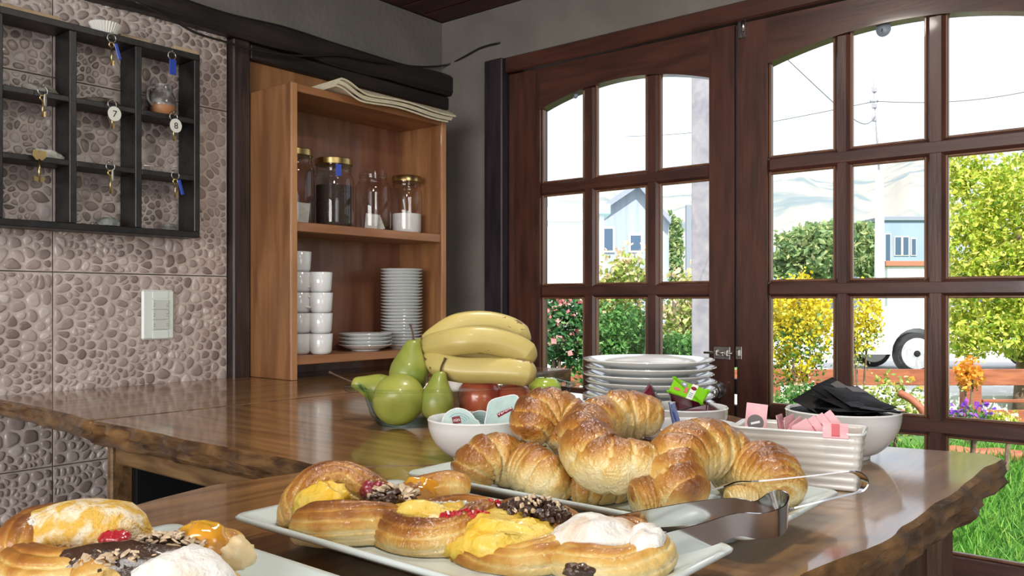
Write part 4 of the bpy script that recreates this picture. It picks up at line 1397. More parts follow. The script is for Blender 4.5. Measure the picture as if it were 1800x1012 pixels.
# black tea bags
GT = 'black tea bag envelopes'
tb = [((-0.016, 0.012, 0.056), (0.10, -0.10, 0.3)), ((0.020, 0.008, 0.058), (0.06, 0.08, 0.9)), ((0.0, -0.010, 0.062), (-0.06, 0.02, 0.1)), ((0.022, -0.010, 0.0645), (0.02, 0.10, 0.6)),
      ((-0.006, 0.014, 0.067), (0.36, -0.34, 0.5)), ((0.014, 0.016, 0.073), (0.50, -0.14, 0.78)), ((0.020, 0.010, 0.076), (0.30, 0.10, 0.25)), ((0.026, 0.002, 0.0705), (0.14, 0.14, 0.05)), ((0.012, -0.004, 0.072), (0.20, -0.08, 0.4))]
tl = ['deep at the left', 'deep at the right', 'low at the front', 'low at the right front', 'leaning up at the left rear', 'standing highest as the peak', 'upper middle', 'jutting over the right rim', 'in front of the peak']
RM = Matrix.Rotation(YAW, 4, 'Z')
for (q, r), lb_ in zip(tb, tl):
    m = Matrix.Translation((B5.x, B5.y, 1.0)) @ RM @ Matrix.Translation((q[0], q[1], q[2])) @ Euler(r).to_matrix().to_4x4()
    t = packet('tea_bag_envelope', m.translation, 0.066, 0.076, 0.005, m.to_euler(), 'teabag_black', f'black tea bag envelope, {lb_} of the heap', 'tea bag', GT)
    if lb_ in ('standing highest as the peak', 'upper middle', 'leaning up at the left rear'):
        part(box('printed_panel', 0.004, 0.026, 0.012, 0.030, 0.0026, 0.0030, 'teabag_grey', None), t)

# blue sachets
for q, r, lb_ in (((-0.022, -0.006, 0.050), (1.35, 0.1, 1.35), 'blue sachet standing on edge beside the croissant'), ((-0.014, 0.004, 0.047), (1.30, 0.0, 1.20), 'blue sachet standing just behind the other upright one'), ((0.014, -0.010, 0.038), (0.18, 0.16, 0.2), 'dark blue sachet lying flat in the bowl')):
    m = Matrix.Translation((B2.x, B2.y, 1.0)) @ RM @ Matrix.Translation(q) @ Euler(r).to_matrix().to_4x4()
    packet('sweetener_sachet', m.translation, 0.024, 0.044, 0.003, m.to_euler(), 'sachet_blue', lb_, 'sachet', 'blue sachets in a bowl')


# jam portions
def jam(q, r, label, marks=False, s=1.0):
    m = Matrix.Translation((B3.x, B3.y, 1.0)) @ RM @ Matrix.Translation(q) @ Euler(r).to_matrix().to_4x4()
    t = thing('jam_portion', m.translation, label, 'jam portion', 'jam portions in a bowl', m.to_euler())
    hx, hy, h = 0.024 * s, 0.017 * s, 0.016 * s
    def rg(f, z): return [(sx * hx * f - (0 if abs(c) else sx * 0.004), sy * hy * f - (sy * 0.004 if abs(c) else 0), z) for sx, sy, cs_ in ((1, 1, (0, 1)), (-1, 1, (1, 0)), (-1, -1, (0, 1)), (1, -1, (1, 0))) for c in cs_]
    V = rg(0.78, -h) + rg(0.98, -0.0005)
    n = 8
    Fc = [tuple(range(n))[::-1], tuple(n + i for i in range(n))] + [(i, (i + 1) % n, n + (i + 1) % n, n + i) for i in range(n)]
    part(mk('tub', V, Fc, 'jam_tub', None, False), t)
    V = rg(1.0, 0.0) + rg(1.10, 0.0006) + rg(1.10, 0.0012)
    Fc = [(j * n + i, j * n + (i + 1) % n, (j + 1) * n + (i + 1) % n, (j + 1) * n + i) for j in (0, 1) for i in range(n)] + [tuple(2 * n + i for i in range(n)), tuple(range(n))[::-1]]
    ld = part(mk('lid', V, Fc, 'jam_lid' if marks else 'cup_glass', None, False), t)
    if marks:
        def flat(nm, pts, z, mt):
            return part(prism(nm, pts, 'z', z, z + 0.0003, mt), ld)
        def ell(cx, cy, rx, ry): return [(cx + rx * math.cos(2 * math.pi * i / 20), cy + ry * math.sin(2 * math.pi * i / 20)) for i in range(20)]
        flat('round_mark', ell(-0.008, 0.010, 0.0052, 0.0050), 0.0012, 'roof_grey')
        flat('round_mark_text', [(-0.010, 0.008), (-0.006, 0.008), (-0.006, 0.012), (-0.010, 0.012)], 0.0014, 'foil_rim')
        flat('oval_mark', ell(-0.015, -0.006, 0.0048, 0.0032), 0.0012, 'sachet_red')
        flat('white_strip', [(0.0015, -0.0175), (0.0100, -0.0175), (0.0110, 0.0175), (0.0025, 0.0175)], 0.0012, 'label_white')
        flat('fruit_picture', ell(0.0065, 0.008, 0.0042, 0.0042), 0.0014, 'berry_dark')
        for k in range(3):
            flat('print_line', [(0.003, -0.013 + k * 0.004), (0.0085, -0.013 + k * 0.004), (0.0085, -0.0112 + k * 0.004), (0.003, -0.0112 + k * 0.004)], 0.0014, 'mint_ink')
        flat('red_print', [(-0.005, -0.008), (-0.0005, -0.008), (-0.0005, 0.005), (-0.005, 0.005)], 0.0013, 'sachet_red')
    return t


jam((0.003, -0.006, 0.073), (0.55, 0.34, -0.30), 'jam portion with bright green printed lid on top of the others', True, 1.08)
jam((0.034, 0.002, 0.052), (0.15, 0.5, 0.5), 'dark red jam portion at the right side of the bowl', s=0.95)
jam((0.004, -0.022, 0.050), (-0.3, -0.2, 0.2), 'dark red jam portion at the front of the bowl', s=0.95)
jam((-0.036, 0.012, 0.060), (0.5, 1.0, 0.4), 'dark red jam portion sticking up at the left of the bowl', s=0.95)
jam((0.010, 0.028, 0.052), (0.2, 0.1, 1.2), 'dark red jam portion at the rear of the bowl', s=0.95)


# coffee creamers
def creamer(q, r, label, word, square=False, lab=(0, -0.0067, 0)):
    m = Matrix.Translation((B1.x, B1.y, 1.0)) @ RM @ Matrix.Translation(q) @ Euler(r).to_matrix().to_4x4()
    t = thing('creamer_pot', m.translation, label, 'creamer pot', 'coffee creamers in a bowl', m.to_euler())
    part(lathe('cup', [(0, -0.022), (0.014, -0.022), (0.015, -0.020), (0.019, -0.0008), (0, -0.0008)], 'foil_cup', None, 32), t)
    if square:
        n = 40
        pts = []
        for i in range(n):
            a_ = 2 * math.pi * i / n
            c, s_ = math.cos(a_), math.sin(a_)
            rr = 0.0225 / (abs(c) ** 5 + abs(s_) ** 5) ** 0.2
            pts.append((rr * c, rr * s_))
    else:
        pts = [(0.0215 * math.cos(2 * math.pi * i / 40), 0.0215 * math.sin(2 * math.pi * i / 40)) for i in range(40)]
        pts[0] = (0.026, 0.0); pts[1] = (0.0245, 0.004); pts[-1] = (0.0245, -0.004)
    V = [(x, y, 0 + (0.004 * max(0, y / 0.02) ** 2 if square else 0)) for x, y in pts] + [(x * 0.995, y * 0.995, 0.0009 + (0.004 * max(0, y / 0.02) ** 2 if square else 0)) for x, y in pts]
    V += [(x * 0.5, y * 0.5, 0.0009 + (0.004 * max(0, y * .5 / 0.02) ** 2 if square else 0)) for x, y in pts]
    n = 40
    Fc = [tuple(range(n))[::-1], tuple(2 * n + i for i in range(n))]
    Fc += [(i, (i + 1) % n, n + (i + 1) % n, n + i) for i in range(n)] + [(n + i, n + (i + 1) % n, 2 * n + (i + 1) % n, 2 * n + i) for i in range(n)]
    ld = part(mk('lid', V, Fc, 'foil_lid', None, False), t)
    part(tube('lid_rim', [(x, y, 0.0004 + (0.004 * max(0, y / 0.02) ** 2 if square else 0)) for x, y in pts], 0.0009, 'foil_rim', None, 6, True), ld)
    lm = Matrix.Translation((lab[0], lab[1], 0)) @ Matrix.Rotation(lab[2], 4, 'Z')
    hw_ = 0.0052 if not square else 0.0105
    part(box('name_panel', -hw_, hw_, -0.0046, 0.0046, 0.0009, 0.0015, 'label_red', None, 0, lm), ld)
    text('name_text', word, 0.0068, 'label_white', ld, lm @ Matrix.Translation((0, 0, 0.0016)))
    for k in range(3):
        R_ = 0.009 + 0.003 * k
        part(tube('print_arc', [(R_ * math.cos(0.5 + 1.9 * i / 10), R_ * math.sin(0.5 + 1.9 * i / 10), 0.0011 + (0.004 * (R_ * math.sin(0.5 + 1.9 * i / 10) / 0.02) ** 2 if square else 0)) for i in range(11)], 0.00035, 'mint_ink', None, 4), ld)
    return t


creamer((-0.020, -0.014, 0.046), (math.radians(62), 0, 0.25), 'creamer pot with round lid tilted to the front left', 'nin', lab=(-0.003, 0.006, 0.12))
creamer((0.002, 0.022, 0.038), (math.radians(100), 0.0, 0.5), 'grey creamer pot lying on its side in the middle of the bowl', 'nin')
creamer((0.034, 0.000, 0.060), (math.radians(38), math.radians(-14), -0.35), 'creamer pot with a lifted square lid at the right', 'Verona', True, (0.004, -0.001, 0.45))

# ---- glass dish with fruit
ax_ = Vector((0.585, 0.811, 0)); ax_.normalize()
DM = frame_mtx(Vector((-0.955, 1.045, 1.0006)), ax_, Vector((-ax_.y, ax_.x, 0)))
ds = thing('glass_dish', DM.translation, 'clear glass oblong baking dish full of fruit', 'dish')
def dring(hx, hy, r, z, n=7):
    out = []
    for sx, sy, a0 in ((1, 1, 0), (-1, 1, math.pi / 2), (-1, -1, math.pi), (1, -1, 1.5 * math.pi)):
        for k in range(n + 1):
            an = a0 + math.pi / 2 * k / n
            out.append((sx * (hx - r) + r * math.cos(an), sy * (hy - r) + r * math.sin(an), z))
    return out
RG = [dring(0.135, 0.070, 0.045, 0.0), dring(0.150, 0.083, 0.050, 0.002), dring(0.156, 0.088, 0.05, 0.010), dring(0.170, 0.098, 0.055, 0.056), dring(0.176, 0.104, 0.055, 0.060), dring(0.1755, 0.1035, 0.055, 0.0625),
      dring(0.168, 0.0955, 0.055, 0.0605), dring(0.1515, 0.0835, 0.05, 0.012), dring(0.143, 0.077, 0.05, 0.006)]
n = len(RG[0])
V = [p for r in RG for p in r]
Fc = [tuple(range(n))[::-1]] + [(j * n + i, j * n + (i + 1) % n, (j + 1) * n + (i + 1) % n, (j + 1) * n + i) for j in range(len(RG) - 1) for i in range(n)] + [tuple((len(RG) - 1) * n + i for i in range(n))]
mk('dish_body', xf(V, DM), Fc, 'dish_glass', ds)
tube('rim', xf(dring(0.1755, 0.1035, 0.055, 0.0612), DM), 0.0026, 'dish_glass', ds, 8, True)
tube('base_edge', xf(dring(0.146, 0.079, 0.05, 0.0035), DM), 0.0020, 'dish_glass', ds, 8, True)
for sgn in (-1, 1):
    pts = [(sgn * 0.172, -0.055, 0.0605), (sgn * 0.192, -0.045, 0.0600), (sgn * 0.200, -0.02, 0.0595), (sgn * 0.200, 0.02, 0.0595), (sgn * 0.192, 0.045, 0.0600), (sgn * 0.172, 0.055, 0.0605)]
    P = xf(catmull([Vector(p) for p in pts], 24), DM)
    inner = xf([Vector((sgn * 0.172, -0.055 + 0.11 * i / 23, 0.0605)) for i in range(24)], DM)
    V = [q + Vector((0, 0, dz)) for q in P for dz in (0,)] + inner + [q + Vector((0, 0, -0.004)) for q in P] + [q + Vector((0, 0, -0.004)) for q in inner]
    Fc = []
    for i in range(23):
        Fc += [(i, i + 1, 24 + i + 1, 24 + i), (48 + i, 72 + i, 72 + i + 1, 48 + i + 1), (i, 48 + i, 48 + i + 1, i + 1)]
    mk('handle', V, Fc, 'dish_glass', ds)


def pear(c, up, s, mat, label, stem=0.03, bend=(0.01, 0, 0), seed=1, squat=1.0):
    """c = centre of the belly, up = direction of the neck"""
    zc = Vector(up).normalized()
    xd_ = zc.orthogonal().normalized()
    m = frame_mtx(Vector(c), xd_, zc.cross(xd_))
    prof = [(0.004, -0.036), (0.014, -0.0385), (0.024, -0.034), (0.032, -0.022), (0.0355, -0.006), (0.034, 0.010), (0.028, 0.024), (0.0205, 0.037), (0.0165, 0.048), (0.0135, 0.056), (0.008, 0.0605), (0.002, 0.0595)]
    V, Fc = lathe_data([(r * s * squat, z * s) for r, z in prof], 30)
    P = np.array(V)
    P[:, :2] *= (1 + 0.05 * fbm(P * 22 + seed, seed, 2))[:, None]
    P[:, 0] += 0.12 * np.maximum(P[:, 2], 0) ** 2 / (0.06 * s)
    t = thing('pear', Vector(c) - Vector((0, 0, 0.036 * s)), label, 'pear', 'pears in the glass dish')
    o = mk('flesh', xf(P, m), Fc, mat, t)
    ss = o.modifiers.new('s', 'SUBSURF'); ss.levels = 1; ss.render_levels = 1
    b = Vector(bend)
    tipx = 0.12 * 0.06 * s
    tube('stem', xf(catmull([Vector((tipx, 0, 0.056 * s)), Vector((tipx, 0, 0.056 * s + stem * 0.4)) + b * 0.15, Vector((tipx, 0, 0.056 * s + stem * 0.8)) + b * 0.7, Vector((tipx, 0, 0.056 * s + stem)) + b], 10), m),
         [0.0022, 0.0018, 0.0016, 0.0015, 0.0014, 0.0014, 0.0014, 0.0016, 0.0021, 0.0026], 'stem_brown', t, 8)
    return t


pear(W(702, 701, 1.335), (-0.60, 0.75, 0.45), 0.94, 'pear_skin', 'large pale green pear at the front of the glass dish', 0.012, seed=2, squat=1.28)
pear(W(718, 655, 1.372), (-0.06, 0.10, 1.0), 0.90, 'pear_skin_b', 'green pear standing tallest with an upright curved stem', 0.030, (-0.006, 0.003, 0), 3, squat=1.0)
pear(W(768, 704, 1.335), (-0.05, 0.05, 1.0), 0.78, 'pear_skin_b', 'small green pear standing under the bananas', 0.024, (0.008, 0.004, 0), 4, squat=1.0)
lp = W(668, 684, 1.42)
pear(lp, (W(625, 668, 1.42) - lp), 0.80, 'pear_skin', 'green pear lying with its long stem over the dish rim', 0.042, (-0.002, 0.001, 0.004), 5, squat=0.95)


def apple(c, r, mat, label):
    t = thing('apple', Vector(c) - Vector((0, 0, r * 0.85)), label, 'apple', 'apples in the glass dish')
    prof = [(0.10, -0.78), (0.35, -0.86), (0.66, -0.72), (0.92, -0.35), (1.0, 0.08), (0.92, 0.48), (0.68, 0.76), (0.38, 0.83), (0.16, 0.74), (0.02, 0.58)]
    o = lathe('flesh', [(a_ * r, b_ * r) for a_, b_ in prof], mat, t, 32, Matrix.Translation(c))
    tube('stem', [Vector(c) + Vector((0, 0, 0.56 * r)), Vector(c) + Vector((0.003, 0.0, 0.98 * r))], 0.0014, 'stem_brown', t, 6)
    return t


apple(W(843, 700, 1.40), 0.0375, 'apple_red', 'red apple behind the creamer bowl in the glass dish')
apple(W(957, 688, 1.43), 0.029, 'apple_green', 'light green apple at the right end of the glass dish')
apple(W(905, 704, 1.40), 0.031, 'apple_red', 'red apple under the bananas beside the croissants')

# bananas
bun = thing('banana_bunch', W(840, 672, 1.37), 'bunch of ripe yellow bananas lying on the fruit', 'bananas')
def banana(ctrl, R, seed, label=None):
    S = catmull(ctrl, 110)
    Fm = frames(S)
    n = 40
    V, A = [], []
    for i, (p, (t, sd, u)) in enumerate(zip(S, Fm)):
        s_ = i / 109
        r = R * min(1, (max(0.0, s_ - 0.0) / 0.16) ** 0.55 + 0.28) * min(1, ((1 - s_) / 0.17) ** 0.5 + 0.16)
        for k in range(n):
            a_ = 2 * math.pi * k / n
            pent = 1 + 0.06 * abs(math.cos(2.5 * a_ + 0.5)) ** 6 - 0.02
            v = p + (sd * math.cos(a_) + u * math.sin(a_)) * r * pent
            V.append(v)
            sp = 0.0
            c = 0.45
            if s_ > 0.975: c = 0.97
            if s_ < 0.10: c = min(c, 0.10 + s_)
            A.append(c)
    PA = np.array([tuple(v) for v in V])
    sp = fbm(PA * np.array([55, 55, 190]) + seed * 5, seed, 3); al = vnoise(PA * 18 + seed * 3, seed + 4)
    A = np.array(A); mid = (A > 0.4) & (A < 0.5)
    A = np.where(mid, np.clip(0.45 + 0.15 * sp + np.clip((sp + al * 0.9 - 0.80) * 4, 0, 0.5), 0, 0.93), A)
    Fc = [(j * n + k, j * n + (k + 1) % n, (j + 1) * n + (k + 1) % n, (j + 1) * n + k) for j in range(109) for k in range(n)]
    Fc += [tuple(range(n))[::-1], tuple(109 * n + k for k in range(n))]
    o = mk('banana', V, Fc, 'banana_skin', bun, True, A)
    return o


banana([W(752, 610, 1.42), W(768, 594, 1.42), W(805, 572, 1.42), W(855, 568, 1.43), W(900, 580, 1.435), W(929, 606, 1.43)], 0.0212, 1)
banana([W(752, 614, 1.415), W(772, 606, 1.38), W(812, 598, 1.355), W(860, 598, 1.36), W(910, 613, 1.37), W(939, 636, 1.375)], 0.0222, 2)
banana([W(754, 622, 1.41), W(774, 640, 1.372), W(815, 649, 1.36), W(862, 650, 1.355), W(912, 653, 1.345), W(942, 660, 1.35)], 0.0212, 3)
banana([W(742, 618, 1.40), W(770, 628, 1.43), W(815, 635, 1.45), W(865, 638, 1.455), W(905, 642, 1.45), W(930, 650, 1.44)], 0.021, 4)
tube('crown', catmull([W(732, 602, 1.43), W(742, 607, 1.425), W(758, 618, 1.42)], 8), [0.008, 0.009, 0.010, 0.011, 0.012, 0.013, 0.013, 0.011], 'banana_skin', bun, 10)

# ================================================================== PASTRIES
def sweep(name, ctrl, rad, mat, parent, seed, n=72, m=30, bands=5, band_amp=0.10, ridge=3, ridge_amp=0.000, flat=None, bakebias=0.0, squash=(1, 1), noise=0.07, tip_pale=0.5, zmin=None, nfreq=1.0):
    """a rolled piece of dough along a curve; rad(s) for s in 0..1; bands = overlapping wraps, ridge = layers along the length"""
    if ridge: m = 96
    S = catmull(ctrl, n)
    Fm = frames(S)
    V, A, D = [], [], []
    for i, (p, (t, sd, u)) in enumerate(zip(S, Fm)):
        s_ = i / (n - 1)
        q = abs(2 * s_ - 1)
        for k in range(m):
            a_ = 2 * math.pi * k / m
            dirv = sd * math.cos(a_) * squash[0] + u * math.sin(a_) * squash[1]
            wob = 0.10 * math.sin(2 * a_ + seed) + 0.07 * math.sin(3 * a_ + seed * 2.3)
            f = 0
            if bands:
                x = q * bands + wob + 0.35 * (1 if s_ > 0.5 else 0)
                fr_ = x - math.floor(x)
                f = band_amp * ((1 - fr_) - 0.5) * (1 if fr_ < 0.86 else (1 - fr_) / 0.14 * 2 - 1 if False else 1)
                f += 0.04 * math.sin(math.pi * fr_)
                lip_ = max(0, 1 - abs(fr_ - 0.94) / 0.10)
                f -= 0.05 * lip_
            else:
                fr_ = 0.5; lip_ = 0
            if ridge:
                ra = a_ + 0.35 * math.sin(3 * s_ + seed) + 0.25 * s_
                rv = math.sin(ridge * 0.75 * ra)
                f += ridge_amp * (1 - abs(rv)) ** 2.5 * -1.3 + ridge_amp * 0.25
            V.append(p + dirv * rad(s_) * (1 + f)); D.append((dirv.z, s_, lip_, f))
    P = np.array([tuple(v) for v in V])
    nz = fbm(P * 34 * nfreq + seed * 7.7, seed, 3)
    n2 = fbm(P * 85 + seed * 3.3, seed + 9, 2)
    D = np.array(D)
    cen = np.repeat(np.array([tuple(p) for p in S]), m, 0)
    rr = np.repeat(np.array([rad(i / (n - 1)) for i in range(n)]), m)
    off = P - cen
    ln = np.linalg.norm(off, axis=1)[:, None] + 1e-9
    P = P + off / ln * (rr * noise * (nz + 0.4 * n2))[:, None]
    if zmin is not None:
        P[:, 2] = np.where(P[:, 2] < zmin, zmin + (P[:, 2] - zmin) * 0.04, P[:, 2])
    bake = 0.27 + 0.50 * D[:, 0] + 0.24 * nz + bakebias - 0.25 * tip_pale * np.clip((np.abs(2 * D[:, 1] - 1) - 0.72) / 0.28, 0, 1) - 0.10 * D[:, 2]
    if ridge: bake += 2.6 * D[:, 3]
    Fc = [(j * m + k, j * m + (k + 1) % m, (j + 1) * m + (k + 1) % m, (j + 1) * m + k) for j in range(n - 1) for k in range(m)]
    Fc += [tuple(range(m))[::-1], tuple((n - 1) * m + k for k in range(m))]
    return mk(name, P, Fc, mat, parent, True, np.clip(bake, 0.02, 1))


def crad(R, tip=0.30, p=2.4):
    def f(s):
        q = abs(2 * s - 1)
        e = max(0.0, 1 - q ** p) ** 0.55
        return R * (tip * (1 - q ** 14) ** 0.5 + (1 - tip) * e) + 0.0008
    return f


GC = 'croissants on the platter'
TB = TZ + 0.0092          # inside bottom of a platter
def croissant(ctrl, R, seed, label, bias=0.0, **kw):
    P = [W(*c) for c in ctrl]
    base = min(p.z for p in P) - R * 0.9
    c = sum(P, Vector()) / len(P)
    t = thing('croissant', (c.x, c.y, base), label, 'croissant', GC)
    sweep('crust', P, crad(R, **{k: v for k, v in kw.items() if k in ('tip', 'p')}), 'crust', t, seed, bakebias=bias, zmin=kw.get('zmin', TB), bands=kw.get('bands', 4.3), noise=0.085)
    return t


croissant([(822, 852, .850), (842, 815, .855), (880, 805, .865), (918, 830, .87), (940, 850, .89)], 0.0245, 1, 'glazed croissant at the far left of the pile', 0.0, tip=.55)
croissant([(905, 815, .845), (930, 825, .835), (962, 845, .82), (990, 862, .83)], 0.0245, 2, 'croissant second from left in the bottom row', -0.02, tip=.6)
croissant([(1004, 848, .800), (1030, 850, .800), (1072, 858, .815), (1125, 850, .85)], 0.0245, 3, 'croissant in the bottom row under the large top one', 0.03, tip=.65)
croissant([(1112, 882, .738), (1140, 876, .742), (1172, 885, .745)], 0.0180, 4, 'small croissant end at the bottom centre of the pile', -0.02, tip=.75)
croissant([(1218, 888, .722), (1192, 850, .745), (1196, 806, .775), (1235, 788, .795), (1275, 802, .805), (1288, 838, .795)], 0.0285, 5, 'arched glossy croissant at the right front of the pile', 0.06, tip=.62, bands=4.6)
croissant([(1262, 842, .835), (1295, 828, .815), (1335, 828, .785), (1366, 850, .755), (1380, 876, .735)], 0.0265, 6, 'pale ridged croissant at the right end of the pile', -0.10, tip=.42, bands=7)
croissant([(1278, 882, .745), (1305, 880, .748), (1334, 884, .745)], 0.0130, 7, 'pale croissant tip under the tongs', -0.28, tip=.7)
croissant([(925, 772, .865), (945, 735, .880), (975, 728, .89), (1000, 755, .885), (985, 782, .86)], 0.0265, 8, 'deep brown croissant on top at the left', 0.13, tip=.6, bands=4.5, zmin=1.0)
croissant([(1168, 738, .865), (1130, 730, .87), (1085, 732, .865), (1040, 752, .835), (1032, 785, .795), (1065, 816, .768), (1118, 814, .762), (1160, 801, .765)], 0.0262, 9, 'large golden croissant curled on top of the pile', 0.02, tip=.40, bands=5.2, zmin=1.0)
croissant([(1010, 800, .90), (1070, 810, .89), (1130, 805, .885), (1180, 815, .87)], 0.0230, 10, 'croissant hidden beneath the large top one at the rear', 0.04, tip=.6)


def blob(name, c, rx, ry, rz, rotz, mat, parent, seed, amp=0.15, freq=2.0, flat=0.5, tilt=(0, 0), e=1.0, bias=None, n=28, m=16, bands=0):
    Q, Fc, P, nz = blob_geo(rx, ry, rz, seed, amp, freq, n, m, flat, e)
    if bands:
        Q = Q * (1 + 0.05 * np.sin(P[:, 2] * bands * 3.1 + nz * 1.5))[:, None] * np.array([1, 1, 0]) + Q * np.array([0, 0, 1])
    mt = Matrix.Translation(c) @ Euler((tilt[0], tilt[1], rotz)).to_matrix().to_4x4()
    A = None
    if bias is not None:
        A = np.clip(0.38 + 0.30 * P[:, 2] + 0.2 * nz + bias, 0.02, 1)
        if bands: A = np.clip(A + 0.12 * np.sin(P[:, 2] * bands * 3.1 + nz * 1.5), 0.02, 1)
    return mk(name, xf(Q, mt), Fc, mat, parent, True, A)


def bits(name, spots, mat, parent, seed, size=(0.004, 0.008), flat=0.25, n=60, z=0.0):
    """many small flakes lying over an area: spots = [(centre, rx, ry, rotz, up)]"""
    r = random.Random(seed)
    V, Fc = [], []
    for i in range(n):
        c, rx, ry, rz, dome = r.choice(spots)
        a_, q = r.uniform(0, 2 * math.pi), math.sqrt(r.random())
        x, y = rx * q * math.cos(a_), ry * q * math.sin(a_)
        pos = Vector(c) + Vector((x * math.cos(rz) - y * math.sin(rz), x * math.sin(rz) + y * math.cos(rz), dome * (1 - q * q) + r.uniform(0, 0.002)))
        s_ = r.uniform(*size)
        mt = Matrix.Translation(pos) @ Euler((r.uniform(-.6, .6), r.uniform(-.6, .6), r.uniform(0, 6.3))).to_matrix().to_4x4()
        o = len(V)
        for zz in (-1, 1):
            for k in range(6):
                b_ = 2 * math.pi * k / 6
                V.append(mt @ Vector((math.cos(b_) * s_ * (0.8 if zz > 0 else 1), math.sin(b_) * s_ * 0.5 * (0.8 if zz > 0 else 1), zz * s_ * flat)))
        Fc.append(tuple(o + 5 - k for k in range(6))); Fc.append(tuple(o + 6 + k for k in range(6)))
        for k in range(6):
            Fc.append((o + k, o + (k + 1) % 6, o + 6 + (k + 1) % 6, o + 6 + k))
    ob_ = mk(name, V, Fc, mat, parent, False); ob_['kind'] = 'stuff'
    return ob_


GD = 'filled pastries on the platters'
# A: arched pastry with custard pocket at the left of the middle platter
c = W(590, 905, .69)
t = thing('filled_pastry', (c.x, c.y, TB), 'arched laminated pastry with a custard pocket at the left of the middle platter', 'pastry', GD)
sweep('arched_crust', [W(528, 930, .690), W(528, 890, .700), W(555, 858, .715), (W(600, 846, .725)), W(645, 868, .725), W(682, 880, .73)], crad(0.0180, .72, 4), 'crust', t, 31, bands=0, ridge=8, ridge_amp=0.085, bakebias=0.10, zmin=TB, noise=0.10)
sweep('front_crust', [W(522, 936, .672), W(565, 930, .662), W(620, 926, .662), W(672, 928, .672), W(700, 930, .68)], crad(0.0170, .7, 4), 'crust_matte', t, 32, bands=0, ridge=9, ridge_amp=0.119, bakebias=0.02, zmin=TB, squash=(1.0, 1.15), noise=0.08)
blob('custard_filling', W(570, 908, .686), 0.022, 0.016, 0.018, 0.5, 'custard', t, 33, 0.28, 2.8, 0.4, e=0.85)
for k in range(16):
    r = random.Random(500 + k)
    q = W(664 + r.uniform(-22, 22), 866 + r.uniform(-14, 12), .712 + r.uniform(-.012, .012))
    blob('berry', q - Vector((0, 0, 0.005)), 0.0055, 0.0055, 0.0058, 0, 'berry_dark', t, 60 + k, 0.10, 3, 0.8, n=12, m=8)
# B: chocolate-flaked pastry behind it
c = W(745, 880, .745)
t = thing('filled_pastry', (c.x, c.y, TB), 'pastry with chocolate flakes and a pale domed end behind the custard boat', 'pastry', GD)
sweep('crust', [W(640, 908, .72), W(690, 898, .730), W(745, 880, .745), W(790, 868, .757), W(815, 876, .762)], crad(0.0205, .7, 4), 'crust_matte', t, 41, bands=0, ridge=7, ridge_amp=0.068, bakebias=-0.08, zmin=TB)
blob('custard_filling', W(742, 874, .738), 0.018, 0.012, 0.014, 0.8, 'apricot_glaze', t, 42, 0.2, 2.5, 0.3)
bits('chocolate_flakes', [(W(694, 874, .705), 0.022, 0.012, 0.7, 0.006), (W(668, 884, .695), 0.014, 0.010, 0.7, 0.004)], 'chocolate', t, 43, (0.0045, 0.009), 0.15, 70)
bits('almond_slivers', [(W(690, 872, .704), 0.022, 0.012, 0.7, 0.008)], 'almond', t, 44, (0.004, 0.008), 0.15, 30)
# C: custard boat
c = W(775, 935, .675)
t = thing('filled_pastry', (c.x, c.y, TB), 'boat-shaped pastry filled with yellow custard and sprinkled with coconut', 'pastry', GD)
sweep('crust', [W(690, 918, .690), W(686, 944, .664), W(730, 962, .640), W(790, 956, .638), W(835, 930, .655), W(870, 905, .675)], crad(0.0175, .72, 4), 'crust', t, 51, bands=0, ridge=9, ridge_amp=0.102, bakebias=0.06, zmin=TB, squash=(0.85, 1.15), noise=0.06)
sweep('rear_crust', [W(695, 915, .698), W(750, 905, .715), W(810, 896, .715), W(868, 900, .69)], crad(0.0120, .7, 4), 'crust_matte', t, 52, bands=0, ridge=7, ridge_amp=0.085, zmin=TB)
blob('custard_filling', W(768, 946, .672), 0.042, 0.021, 0.0215, 0.62, 'custard', t, 53, 0.25, 2.8, 0.35, e=0.85)
bits('coconut', [(W(800, 896, .690), 0.030, 0.010, 0.7, 0.005), (W(770, 895, .694), 0.022, 0.008, 0.7, 0.004)], 'sugar', t, 54, (0.0012, 0.003), 0.4, 260)
bits('jam_crumbs', [(W(856, 896, .664), 0.018, 0.005, 0.9, 0.006), (W(815, 908, .642), 0.022, 0.004, 0.75, 0.003)], 'jam_red', t, 55, (0.0014, 0.0034), 0.5, 90)
# D: open custard slice with a chocolate nut corner
c = W(905, 970, .63)
t = thing('filled_pastry', (c.x, c.y, TB), 'pastry with a thick yellow custard slab and chocolate-nut corner', 'pastry', GD)
sweep('crust', [W(826, 960, .650), W(838, 996, .622), W(890, 1006, .602), W(945, 990, .600), W(985, 965, .615)], crad(0.0175, .75, 4), 'crust_matte', t, 61, bands=0, ridge=8, ridge_amp=0.102, bakebias=-0.16, zmin=TB, noise=0.10)
sweep('rear_crust', [W(826, 955, .655), W(870, 925, .672), W(930, 912, .672), W(990, 930, .655), W(1000, 955, .635)], crad(0.0165, .75, 4), 'crust_matte', t, 62, bands=0, ridge=8, ridge_amp=0.085, bakebias=0.10, zmin=TB)
blob('custard_filling', W(888, 972, .632), 0.041, 0.027, 0.0195, 0.65, 'custard', t, 63, 0.30, 2.3, 0.45, e=0.75)
bits('chocolate_nuts', [(W(935, 899, .655), 0.028, 0.014, 0.55, 0.008), (W(970, 912, .645), 0.014, 0.012, 0.5, 0.006)], 'chocolate', t, 64, (0.002, 0.0045), 0.6, 260)
bits('almond_crumbs', [(W(942, 898, .652), 0.024, 0.012, 0.55, 0.011)], 'almond', t, 65, (0.0012, 0.0026), 0.6, 60)
